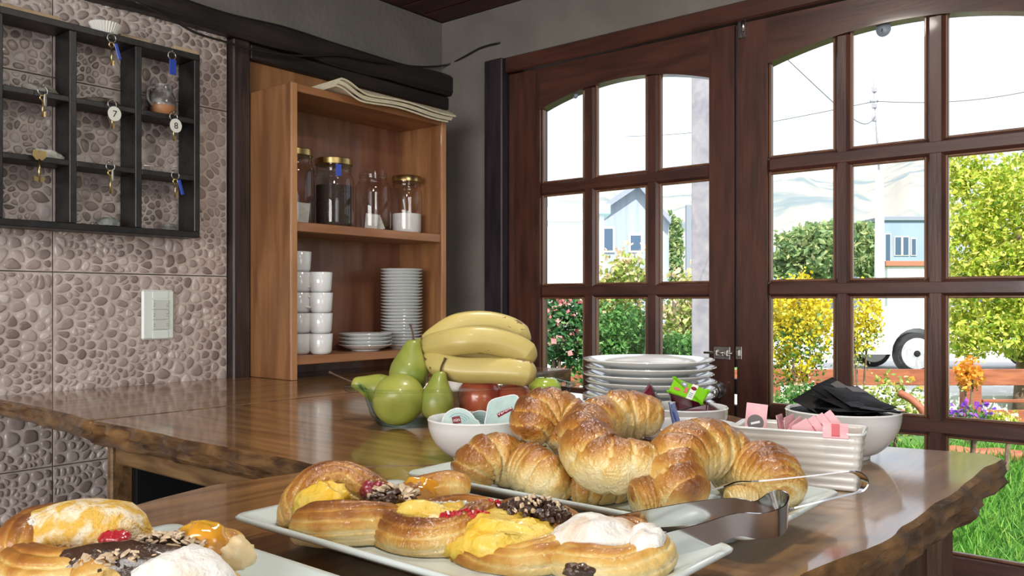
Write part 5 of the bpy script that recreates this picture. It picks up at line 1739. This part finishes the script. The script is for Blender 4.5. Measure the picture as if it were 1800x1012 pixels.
# E: sugared pastry
c = W(1070, 965, .62)
t = thing('filled_pastry', (c.x, c.y, TB), 'folded pastry with a domed lid dusted with icing sugar', 'pastry', GD)
sweep('crust', [W(985, 985, .600), W(1030, 1000, .580), W(1090, 1005, .572), W(1140, 985, .580), W(1150, 955, .60)], crad(0.0165, .75, 4), 'crust_matte', t, 71, bands=0, ridge=8, ridge_amp=0.102, bakebias=-0.16, zmin=TB, noise=0.10)
sweep('rear_crust', [W(985, 975, .615), W(1030, 950, .628), W(1090, 945, .628), W(1140, 950, .612)], crad(0.0150, .75, 4), 'crust_matte', t, 72, bands=0, ridge=8, ridge_amp=0.085, bakebias=-0.05, zmin=TB)
blob('sugared_lid', W(1056, 976, .606), 0.037, 0.025, 0.021, 0.62, 'icing_sugar', t, 73, 0.16, 2.2, 0.35, tilt=(0.0, 0.0))
blob('sugared_fold', W(1135, 990, .585), 0.015, 0.022, 0.019, 0.4, 'icing_sugar', t, 74, 0.22, 2.6, 0.4)
blob('chocolate_patch', W(1020, 1010, .565), 0.012, 0.006, 0.006, 0.6, 'chocolate', t, 75, 0.2, 2.6, 0.4)
# F: large sugared pastry, near left
c = W(140, 960, .58)
t = thing('filled_pastry', (c.x, c.y, TB), 'large sugar-dusted custard pastry with a red jam spot at bottom left', 'pastry', GD)
sweep('crust', [W(25, 990, .545), W(40, 950, .562), W(75, 930, .585), W(130, 922, .605), W(190, 922, .615), W(225, 935, .61)], crad(0.0155, .8, 4), 'crust_matte', t, 81, bands=0, ridge=7, ridge_amp=0.085, bakebias=0.10, zmin=TB)
sweep('front_crust', [W(20, 1000, .535), W(60, 1010, .520), W(120, 1012, .515), W(190, 1000, .525)], crad(0.0170, .8, 4), 'crust_matte', t, 82, bands=0, ridge=8, ridge_amp=0.102, bakebias=0.05, zmin=TB)
blob('custard_filling', W(152, 985, .572), 0.045, 0.028, 0.0280, 0.55, 'custard_dusted', t, 83, 0.08, 1.6, 0.45, e=0.8)
blob('jam_spot', W(205, 955, .545), 0.0105, 0.0075, 0.0065, 0.55, 'jam_red', t, 84, 0.15, 3, 0.5, tilt=(0.6, 0))
bits('icing_sugar_dust', [(W(135, 902, .585), 0.032, 0.010, 0.65, 0.004), (W(85, 925, .562), 0.02, 0.008, 0.7, 0.006)], 'sugar', t, 85, (0.0008, 0.0017), 0.5, 420)
# G: chocolate-almond pastry with glazed end
c = W(290, 985, .53)
t = thing('filled_pastry', (c.x, c.y, TB), 'chocolate and almond pastry with an apricot-glazed end at bottom left', 'pastry', GD)
sweep('crust', [W(120, 1030, .50), W(190, 1018, .512), W(260, 1000, .528), W(325, 980, .545), W(385, 972, .552), W(420, 990, .55)], crad(0.0165, .75, 4), 'crust_matte', t, 91, bands=0, ridge=7, ridge_amp=0.085, bakebias=-0.14, zmin=TB, noise=0.10)
blob('apricot_filling', W(352, 972, .540), 0.019, 0.013, 0.015, 0.6, 'apricot_glaze', t, 92, 0.15, 2.4, 0.35)
blob('cream_end', W(408, 992, .545), 0.014, 0.014, 0.014, 0.6, 'cream', t, 93, 0.25, 2.6, 0.35)
blob('chocolate_layer', W(215, 1012, .512), 0.046, 0.011, 0.016, 0.72, 'chocolate', t, 96, 0.12, 3, 0.3)
blob('chocolate_layer', W(290, 988, .530), 0.026, 0.010, 0.014, 0.75, 'chocolate', t, 97, 0.12, 3, 0.3)
bits('chocolate_flakes', [(W(200, 998, .510), 0.034, 0.010, 0.72, 0.004), (W(290, 970, .528), 0.024, 0.009, 0.75, 0.004)], 'chocolate', t, 94, (0.0025, 0.005), 0.35, 90)
bits('almond_slivers', [(W(215, 990, .508), 0.032, 0.010, 0.72, 0.008), (W(290, 964, .526), 0.026, 0.009, 0.75, 0.008)], 'almond', t, 95, (0.0028, 0.0055), 0.14, 150)
# H: sugared dome at the very bottom
c = W(320, 1020, .50)
t = thing('filled_pastry', (c.x, c.y, TB), 'icing-sugared pastry cut off by the bottom edge of the picture', 'pastry', GD)
blob('dough', W(325, 1060, .505), 0.034, 0.024, 0.022, 0.6, 'crust_matte', t, 98, 0.12, 2.2, 0.3, bias=-0.1)
blob('sugared_lid', W(325, 1044, .503), 0.031, 0.021, 0.022, 0.6, 'icing_sugar', t, 99, 0.14, 2.2, 0.3)

# ================================================================== TONGS
def strip(name, pts, width_dirs, wd, th, mat, parent):
    """a bent metal strip: width along width_dirs"""
    S = catmull(pts, 60)
    D = catmull(width_dirs, 60)
    Wd = catmull([Vector((x, 0, 0)) for x in wd], 60)
    V, Fc = [], []
    for i, p in enumerate(S):
        t_ = (S[min(i + 1, 59)] - S[max(i - 1, 0)]).normalized()
        wv = (D[i] - t_ * D[i].dot(t_)).normalized()
        nv = t_.cross(wv)
        for a_, b_ in ((1, 1), (-1, 1), (-1, -1), (1, -1)):
            V.append(p + wv * (a_ * Wd[i].x / 2) + nv * (b_ * th / 2))
    for i in range(59):
        for k in range(4):
            Fc.append((i * 4 + k, i * 4 + (k + 1) % 4, (i + 1) * 4 + (k + 1) % 4, (i + 1) * 4 + k))
    Fc += [(3, 2, 1, 0), tuple(59 * 4 + k for k in range(4))]
    o = mk(name, V, Fc, mat, parent)
    es = o.modifiers.new('edge', 'EDGE_SPLIT'); es.split_angle = math.radians(40)
    return o


Zv = Vector((0, 0, 1))
side = Vector((0.7746, 0.6325, 0))
t = thing('serving_tongs', W(1400, 868, .69), 'slim steel tongs reaching from the croissants over the platter edge', 'tongs', 'steel tongs on the platters')
wdir = Vector((0.62, -0.55, 0.25))
strip('arms', [W(1262, 858, .672), W(1290, 848, .680), W(1330, 846, .684), W(1420, 837, .690), W(1490, 829, .694), W(1512, 834, .697), W(1521, 848, .698), W(1512, 863, .697), W(1490, 869, .694), W(1440, 881, .688), W(1392, 893, .684)],
      [wdir] * 11, [0.015, 0.014, 0.008, 0.008, 0.009, 0.009, 0.009, 0.009, 0.009, 0.009, 0.010], 0.0011, 'chrome', t)
t = thing('serving_tongs', W(1300, 905, .62), 'wide steel tongs with a broad bent end lying across the pastry platter', 'tongs', 'steel tongs on the platters')
strip('arms', [W(1080, 918, .628), W(1150, 910, .630), W(1230, 900, .632), W(1290, 893, .632), W(1330, 896, .630), W(1365, 882, .628), W(1384, 893, .616), W(1376, 914, .600), W(1340, 924, .592), W(1295, 922, .588), W(1240, 940, .588), W(1170, 958, .588), W(1130, 966, .588)],
      [Vector((0.10, -0.10, 1))] * 13, [0.010, 0.015, 0.018, 0.016, 0.014, 0.018, 0.021, 0.021, 0.019, 0.017, 0.018, 0.018, 0.014], 0.0012, 'chrome', t)

# ================================================================== OUTDOORS
ZG = -0.10
gr = mk('ground', [(-300, YB + 0.14, ZG), (300, YB + 0.14, ZG), (300, 600, ZG), (-600, 600, ZG), (-600, YB + 0.14, ZG)], [(0, 1, 2, 3, 4)], 'lawn', None, False)
tag(gr, 'garden lawn outside the doors', kind='structure')
a, b, c_, d_ = W(-3000, HY, 9.6), W(4500, HY, 9.6), W(4500, HY, 24), W(-3000, HY, 24)
o = prism('street_surface', [(p.x, p.y) for p in (a, b, c_, d_)], 'z', ZG - 0.1, 0.12, 'street'); tag(o, 'pale street beyond the garden fence', kind='structure')
pa = thing('garden_path', (0.2, 3.0, ZG), 'grey paved path outside the doors', None, kind='structure')
for i in range(10):
    for j in range(2):
        x0 = -2.2 + i * 0.42
        y0 = YB + 0.16 + j * 0.43 + 0.62
        box('paver', x0 + 0.005, x0 + 0.415, y0 + 0.005, y0 + 0.425, ZG, ZG + 0.03, 'paving', pa, 0.006)
box('paver_bed', -2.3, 2.1, YB + 0.15, YB + 0.78, ZG, ZG + 0.024, 'paving', pa, 0.004)


def leaves(name, blobs, n, size, mat, parent, seed, aspect=0.55, shell=0.55, up=0.0):
    """a cloud of single leaves; blobs = [(centre, rx, ry, rz)]"""
    r = np.random.default_rng(seed)
    wgt = np.array([b[1] * b[3] for b in blobs]); wgt = wgt / wgt.sum()
    idx = r.choice(len(blobs), n, p=wgt)
    C = np.array([tuple(b[0]) for b in blobs])[idx]
    Rd = np.array([b[1:] for b in blobs])[idx]
    d = r.normal(size=(n, 3)); d /= np.linalg.norm(d, axis=1)[:, None]
    rad = shell + (1 - shell) * r.random(n) ** 0.6
    rad *= 1 + 0.40 * fbm(d * 2.5 + idx[:, None] * 7.1, seed, 3)
    P = C + d * Rd * rad[:, None]
    a_ = r.normal(size=(n, 3)) + np.array([0, 0, up]); a_ /= np.linalg.norm(a_, axis=1)[:, None]
    b_ = np.cross(a_, r.normal(size=(n, 3))); b_ /= np.linalg.norm(b_, axis=1)[:, None]
    s_ = size * (0.6 + 0.8 * r.random(n))[:, None]
    cn = np.cross(a_, b_)
    V = np.stack([P - a_ * s_, P + b_ * s_ * aspect + cn * s_ * 0.15, P + a_ * s_, P - b_ * s_ * aspect + cn * s_ * 0.15], 1).reshape(-1, 3)
    Fc = np.arange(4 * n).reshape(n, 4)
    shade = np.repeat(np.clip(0.5 + 0.28 * r.normal(size=n), 0, 1), 4)
    o = mk(name, V, Fc, mat, parent, False, shade)
    return o


def shrub(name, px, d, ytop, ybot, wpx, label, leafmat, n, size, seed, cat='shrub', bloom=None, nb=0, bsize=0.0200, group=None, stems=4, bz=0.5, trunk=0.02):
    ztop = W(px, ytop, d).z; zbot = max(ZG, W(px, ybot, d).z) if ybot else ZG
    base = gp(px, d, ZG)
    t = thing(name, base, label, cat, group)
    hw = wpx / 2 / F * d
    zc, hz_ = (ztop + zbot) / 2, (ztop - zbot) / 2
    bl = [(base + Vector((0, 0, zc - ZG)), hw * 0.8, hw * 0.7, hz_ * 0.85)]
    r = random.Random(seed)
    for k in range(5):
        an = r.uniform(0, 6.28)
        bl.append((base + Vector((math.cos(an) * hw * 0.5, math.sin(an) * hw * 0.4, zc - ZG + r.uniform(-.5, .6) * hz_)), hw * 0.5, hw * 0.5, hz_ * 0.4))
    leaves('foliage', bl, n, size, leafmat, t, seed)
    for k in range(stems):
        an = r.uniform(0, 6.28)
        q = base + Vector((math.cos(an) * hw * 0.35, math.sin(an) * hw * 0.35, zc - ZG))
        tube('stem', catmull([base + Vector((math.cos(an) * 0.02, math.sin(an) * 0.02, 0)), (base + q) / 2 + Vector((r.uniform(-.05, .05) * hw, 0, 0)), q], 8), [trunk * (1 - 0.08 * i) for i in range(8)], 'bark', t, 6)
    if bloom:
        bb = [(c0 + Vector((0, 0, hz_ * bz * 0.4)), rx * 1.02, ry * 1.02, rz * (1.0 if bz else 1)) for c0, rx, ry, rz in bl]
        leaves('blossoms', bb, nb, bsize, bloom, t, seed + 77, 0.9, 0.85)
    return t


shrub('rose_bush', 985, 4.6, 505, 660, 130, 'rose bush with pink flowers in the left door panes', 'leaf_rose', 2640, 0.0186, 1, bloom='bloom_pink', nb=323, bsize=0.0154, group='bushes by the house')
shrub('rose_bush', 1088, 5.0, 438, 670, 140, 'tall rose bush with cream and yellow leaves at its top', 'leaf_pale', 2160, 0.0223, 2, bloom='bloom_cream', nb=418, bsize=0.0196, group='bushes by the house')
shrub('green_bush', 1080, 4.5, 520, 700, 150, 'dense green bush below the cream rose bush', 'leaf_fine', 4560, 0.0136, 3, group='bushes by the house')
shrub('rose_bush', 1195, 5.2, 460, 650, 100, 'thin rose bush with peach leaves beside the grey porch post', 'leaf_pale', 1008, 0.0211, 4, bloom='bloom_cream', nb=228, bsize=0.0182, group='bushes by the house')
shrub('green_bush', 1210, 4.3, 580, 720, 150, 'fine-leaved low green bush beside the porch post', 'leaf_fine', 6240, 0.0112, 5, group='bushes by the house')
shrub('yellow_broom', 1405, 6.2, 525, 735, 125, 'yellow flowering broom shrub in the right door panes', 'leaf_fine', 1680, 0.0136, 6, bloom='bloom_yellow', nb=4200, bsize=0.0140, bz=1.2, group='yellow brooms', trunk=0.018)
shrub('yellow_broom', 1512, 6.6, 512, 660, 75, 'smaller yellow broom shrub left of the white car', 'leaf_pale', 720, 0.0136, 7, bloom='bloom_yellow', nb=1045, bsize=0.0154, bz=1.0, group='yellow brooms', trunk=0.012)
shrub('flowering_groundcover', 1400, 5.6, 672, 770, 150, 'low green plants with small white flowers under the yellow broom', 'leaf_fine', 3600, 0.0149, 8, cat='plant', bloom='bloom_cream', nb=228, bsize=0.0098)
shrub('garden_daisies', 1560, 5.8, 655, 780, 130, 'tall grass and orange daisies beside the fence', 'leaf_pale', 1008, 0.0186, 9, cat='plant', bloom='bloom_orange', nb=16, bsize=0.0280)
shrub('pansies', 1705, 6.2, 712, 775, 90, 'purple pansies in front of the fence post', 'leaf_fine', 1200, 0.0136, 10, cat='flowers', bloom='bloom_purple', nb=133, bsize=0.0196, bz=1.0, stems=2)
shrub('pansies', 1765, 6.2, 718, 775, 60, 'pale green flower clump right of the purple pansies', 'leaf_lime', 1008, 0.0136, 11, cat='flowers', bloom='bloom_cream', nb=30, bsize=0.0180, stems=2)
shrub('nasturtiums', 1703, 7.6, 632, 700, 46, 'orange flowers climbing over the fence post', 'leaf_fine', 96, 0.0136, 12, cat='flowers', bloom='bloom_orange', nb=228, bsize=0.0238, bz=0.6, stems=2)


def tree(px, d, blobs, label, mat, n, size, seed, trunk=0.09):
    base = gp(px, d, ZG)
    t = thing('tree', base, label, 'tree', 'trees outside')
    bl = [(W(a_, b_, d + e_), r1 / F * d, r1 / F * d, r2 / F * d) for a_, b_, e_, r1, r2 in blobs]
    leaves('crown', bl, n, size, mat, t, seed)
    top = bl[0][0]
    tube('trunk', catmull([base, (base + top) / 2 + Vector((0.05, 0, 0)), top], 10), [trunk * (1 - 0.07 * i) for i in range(10)], 'bark', t, 8)
    return t


tree(1790, 9.5, [(1790, 400, 0, 95, 110), (1720, 345, 0.2, 55, 75), (1840, 340, 0.3, 90, 90), (1800, 500, -.2, 110, 80), (1725, 540, 0, 62, 70), (1700, 440, 0, 45, 70), (1850, 480, .2, 90, 100), (1760, 585, -.3, 80, 45), (1840, 585, -.2, 80, 50), (1690, 590, .1, 40, 40), (1690, 300, .3, 30, 40)], 'large lime-green tree in the rightmost door panes', 'leaf_lime', 24000, 0.033, 21, 0.07)
tree(1420, 30, [(1425, 440, 0, 52, 42), (1385, 462, 0, 30, 30), (1460, 430, 0, 30, 36), (1440, 470, 0, 45, 26)], 'round green tree seen in the second column of panes beside the pole', 'leaf_far', 4080, 0.1364, 22)
tree(1512, 32, [(1512, 430, 0, 30, 36), (1500, 450, 0, 20, 26), (1520, 470, 0, 26, 20)], 'yellow-green round tree just left of the concrete pole', 'leaf_far', 2160, 0.1364, 23)
tree(1183, 30, [(1183, 420, 0, 16, 45), (1180, 470, 0, 20, 40)], 'slim poplar tree between the gabled house and the porch post', 'leaf_far', 1680, 0.0992, 24)

# lawn blades near the door
r = np.random.default_rng(5)
n = 9000
A0, A1 = gp(1560, 3.9), gp(2050, 3.9); A2, A3 = gp(1500, 7.4), gp(2000, 7.4)
u, v = r.random(n), r.random(n) ** 1.3
P = np.outer((1 - u) * (1 - v), A0) + np.outer(u * (1 - v), A1) + np.outer((1 - u) * v, A2) + np.outer(u * v, A3)
P[:, 2] = ZG
keep = P[:, 1] > YB + 1.62
P = P[keep]; n = len(P)
hgt = 0.05 + 0.10 * r.random(n); wd_ = 0.004 + 0.003 * r.random(n)
an = r.random(n) * 6.28; ln_ = r.normal(size=(n, 2)) * 0.035
bx = np.stack([np.cos(an) * wd_, np.sin(an) * wd_, np.zeros(n)], 1)
V = np.stack([P - bx, P + bx, P + np.c_[ln_ * 0.5, hgt * 0.6] + bx * 0.7, P + np.c_[ln_ * 1.3, hgt], P + np.c_[ln_ * 0.5, hgt * 0.6] - bx * 0.7], 1).reshape(-1, 3)
o = mk('grass', V, np.arange(5 * n).reshape(n, 5), 'grass_blade', None, False, np.repeat(r.random(n), 5)); tag(o, 'bright green grass outside the right door', 'grass', kind='stuff')

# fence of red-brown boards
fr_ = Vector((CC, SS, 0)); fo = gp(1700, 8.0, ZG)
fe = thing('garden_fence', fo, 'red-brown wooden board fence at the end of the garden', 'fence')
FM = frame_mtx(fo, fr_, Vector((-SS, CC, 0)))
for k in range(-2, 2):
    for z0 in (0.10, 0.345, 0.50):
        hgt_ = 0.165 if z0 < 0.5 else 0.155
        if z0 == 0.345: continue
        box('board', k * 1.9 - 0.02 + 0.05, k * 1.9 + 1.85, -0.015, 0.015, z0, z0 + hgt_, 'fence_red', fe, 0.004, FM)
    box('post', k * 1.9 - 0.085, k * 1.9 + 0.085, -0.10, -0.016, 0, 0.70, 'fence_red', fe, 0.006, FM)
for k in range(3):
    box('rail', 0.12 + k * 0.75, 0.80 + k * 0.75, -0.06, -0.017, 0.34, 0.37, 'fence_red', fe, 0.003, FM)
# curved brown arm among the flowers
o = tube('garden_hose', catmull([W(1580, 690, 5.4), W(1602, 702, 5.35), W(1622, 722, 5.3), W(1636, 752, 5.28), W(1640, 815, 5.27), W(1641, 900, 5.27)], 26), 0.024, 'fence_red', None, 10); tag(o, 'curved reddish-brown pipe arching among the garden flowers', 'pipe')
# low log border at the lawn's end
for px0, px1, lab in ((1655, 1815, 'reddish-brown log edging behind the grass, nearest the right door'),):
    a_, b_ = gp(px0, 6.9, ZG + 0.06), gp(px1 + 90, 6.7, ZG + 0.03)
    o = tube('log_edging', [a_ + (b_ - a_) * (i / 10) + Vector((0, 0, 0.008 * math.sin(i * 2))) for i in range(11)], 0.055, 'fence_red', None, 10); tag(o, lab, 'log')

# white car
cm = frame_mtx(W(1710, HY, 13.2), (CC, SS, 0), (-SS, CC, 0)); cm.translation.z = 0.12
car = thing('car', cm.translation, 'white car parked in the street behind the yellow broom', 'car')
top = [(-2.10, 0.42), (-2.12, 0.62), (-2.0, 0.78), (-1.5, 0.92), (-1.0, 1.0), (-0.45, 1.36), (0.1, 1.47), (0.9, 1.44), (1.5, 1.15), (1.95, 1.0), (2.08, 0.8), (2.08, 0.42)]
arch_r = 0.37
bot = []
for cx in (1.30, -1.28):
    bot += [(cx + arch_r, 0.30)] + [(cx + arch_r * math.cos(a_), 0.32 + arch_r * math.sin(a_)) for a_ in np.linspace(0, math.pi, 12)] + [(cx - arch_r, 0.30)]
poly = top + [(2.08, 0.30)] + bot + [(-2.10, 0.30)]
bo = prism('body', poly, 'y', -0.82, 0.82, 'car_white'); bo.data.transform(cm); hang(bo, car)
for pts_ in ([(-0.85, 1.02), (-0.42, 1.30), (0.10, 1.39), (0.10, 1.02)], [(0.17, 1.02), (0.17, 1.39), (0.85, 1.36), (1.30, 1.12), (1.30, 1.02)]):
    wi = prism('window', pts_, 'y', -0.83, -0.815, 'window_dark'); wi.data.transform(cm); hang(wi, car)
for cx in (-1.28, 1.30):
    for y0 in (-0.74, 0.74):
        wm = cm @ Matrix.Translation((cx, y0, 0.31)) @ Matrix.Rotation(math.pi / 2, 4, 'X')
        wh = lathe('wheel', [(0.20, -0.09), (0.29, -0.09), (0.31, -0.06), (0.31, 0.06), (0.29, 0.09), (0.215, 0.09)], 'tyre', car, 32, wm)
        lathe('hubcap', [(0.0, 0.085), (0.10, 0.095), (0.225, 0.098), (0.24, 0.08), (0.24, -0.07), (0, -0.07)], 'hubcap', wh, 32, wm)
        lathe('wheel_centre', [(0.0, 0.112), (0.03, 0.108), (0.035, 0.08)], 'tyre', wh, 16, wm)

# power pole with mast and wires
pb = gp(1546, 25, ZG)
pp = thing('power_pole', pb, 'pale concrete power pole with a thin mast and wires', 'pole')
zt2 = W(1546, 300, 25).z
tube('shaft', [pb, Vector((pb.x, pb.y, zt2))], [0.17, 0.11], 'concrete_pole', pp, 12)
tube('mast', [Vector((pb.x, pb.y, zt2 - 0.2)), W(1536, 140, 25)], 0.035, 'post_grey', pp, 6)
tube('crossbar', [W(1530, 178, 25), W(1543, 177, 25)], 0.05, 'post_grey', pp, 6)
for y_ in (158, 186, 209):
    box('insulator', -0.06, 0.06, -0.06, 0.06, -0.07, 0.07, 'post_grey', pp, 0.01, Matrix.Translation(W(1537, y_, 25)))
for i, (a_, b_, lab) in enumerate((((1538, 178, 25), (1900, 140, 22), 'power wire running right from the pole top'), ((1538, 178, 25), (1100, 240, 40), 'power wire running left from the pole top'),
                                   ((1325, 48, 2.45), (1538, 205, 25), 'thin cable slanting across the left top pane of the right door'))):
    A_, B_ = W(*a_), W(*b_)
    o = tube('power_wire', [A_ + (B_ - A_) * (k / 20) + Vector((0, 0, -0.25 * math.sin(math.pi * k / 20))) for k in range(21)], 0.012 if i < 2 else [0.0012 + 0.0008 * k for k in range(21)], 'cable_grey', None, 5); tag(o, lab, 'wire')

# porch posts outside
a_ = ony(1214, 400, 3.2)
po = thing('porch_post', (a_.x, a_.y, ZG), 'wide grey porch post just outside the left door', 'post')
r0, r1 = ony(1221, 400, 3.2).x, ony(1243, 400, 3.2).x
box('shaft', r0, r1 + 0.03, 3.17, 3.26, ZG + 0.08, 2.6, 'post_grey', po, 0.004)
box('foot', r0 - 0.03, r1 + 0.06, 3.14, 3.29, ZG, ZG + 0.08, 'concrete_pole', po, 0.006)
a_ = gp(1210, 7.0, ZG)
po = thing('porch_post', a_, 'slim dark grey post standing left of the wide porch post', 'post')
box('shaft', -0.022, 0.022, -0.022, 0.022, 0.05, W(1210, 360, 7).z - ZG, 'roof_grey', po, 0.003, Matrix.Translation(a_) @ RM)
box('foot', -0.06, 0.06, -0.06, 0.06, 0, 0.05, 'concrete_pole', po, 0.004, Matrix.Translation(a_) @ RM)


# houses
def house(px0, px1, d, ytop, label, mat, roof=None, windows=(), depth=6.0, parapet=None, gable=None, roofmat='roof_grey', skew=0.0):
    """front face squarely facing the room; windows in picture pixels on the front face"""
    a_, b_ = gp(px0, d, ZG), gp(px1, d, ZG)
    xd_ = (b_ - a_).normalized()
    m = frame_mtx(a_, xd_, Vector((-xd_.y, xd_.x, 0)))
    wd2 = (b_ - a_).length
    H = W(px0, ytop, d).z - ZG
    t = thing('house', a_, label, 'house', 'houses across the street')
    def fx(px): return (px - px0) / F * d
    def fz(py): return W(px0, py, d).z - ZG
    if gable:
        poly = [(0, 0), (wd2, 0), (wd2, fz(gable[2])), (fx(gable[0]), fz(gable[1])), (0, fz(gable[3]))]
        o = prism('wall', poly, 'y', 0, depth, mat); o.data.transform(m); hang(o, t)
        for (p0, p1) in ((poly[4], poly[3]), (poly[3], poly[2])):
            V0 = [(p0[0], p0[1]), (p1[0], p1[1]), (p1[0], p1[1] + 0.14), (p0[0], p0[1] + 0.14)]
            o = prism('roof', V0, 'y', -0.25, depth, roofmat); o.data.transform(m); hang(o, t)
    else:
        o = box('wall', 0, wd2, 0, depth, 0, H, mat, t, 0, m)
        box('roof', -0.12, wd2 + 0.12, -0.12, depth, H, H + 0.22, roofmat, t, 0.02, m)
        if parapet:
            box('ledge', -0.05, wd2, -0.08, 0, fz(parapet) - 0.06, fz(parapet) + 0.06, roofmat, t, 0.01, m)
    for q in windows:
        x0, x1, z1, z0 = fx(q[0]), fx(q[1]), fz(q[2]), fz(q[3])
        f_ = box('window', x0 - 0.05, x1 + 0.05, -0.05, 0.0, z0 - 0.05, z1 + 0.05, 'window_frame_out', t, 0.01, m)
        box('window_glass', x0, x1, -0.065, -0.05, z0, z1, 'window_dark', f_, 0, m)
    return t


house(860, 1024, 13.0, 352, 'long low white building at the left edge of the doors', 'render_white', parapet=382, roofmat='render_white', depth=4)
house(1046, 1176, 20.0, 380, 'pale blue-grey gabled house with two windows', 'clad_pale', gable=(1120, 330, 395, 380), windows=((1058, 1077, 402, 440), (1108, 1126, 414, 440)), depth=7)
house(1036, 1062, 17.0, 378, 'white annex left of the gabled house', 'render_white', roofmat='roof_teal', depth=2)
house(1552, 1640, 42.0, 388, 'pale blue house behind the power pole', 'wall_blue', windows=((1556, 1564, 412, 470), (1573, 1583, 417, 448), (1587, 1596, 417, 448), (1602, 1609, 420, 448)), depth=8)
o = house(1560, 1640, 34.0, 468, 'low white shed with orange-brown roof before the pale blue house', 'render_white', depth=3, roofmat='brick_red')

# hills
V, Fc = [], []
nx, ny = 90, 14
for j in range(ny + 1):
    for i in range(nx + 1):
        px = 200 + 2100 * i / nx
        d = 260 + 520 * j / ny
        base = gp(px, d, ZG)
        ridge = 86 + 0.028 * (px - 900) + 14 * float(vnoise([[px * 0.006, 1.3, 2]])[0]) + 6 * float(vnoise([[px * 0.02, 4.3, 2]])[0])
        h = ridge * (0.10 + 0.9 * (j / ny) ** 0.8) + 4 * float(vnoise([[px * 0.02, j * 0.6, 5]])[0])
        V.append((base.x, base.y, ZG + max(0, h) * (1.22 if j else 0)))
for j in range(ny):
    for i in range(nx):
        Fc.append((j * (nx + 1) + i, j * (nx + 1) + i + 1, (j + 1) * (nx + 1) + i + 1, (j + 1) * (nx + 1) + i))
o = mk('hills', V, Fc, 'hill'); tag(o, 'pale hazy hills on the horizon', kind='structure')
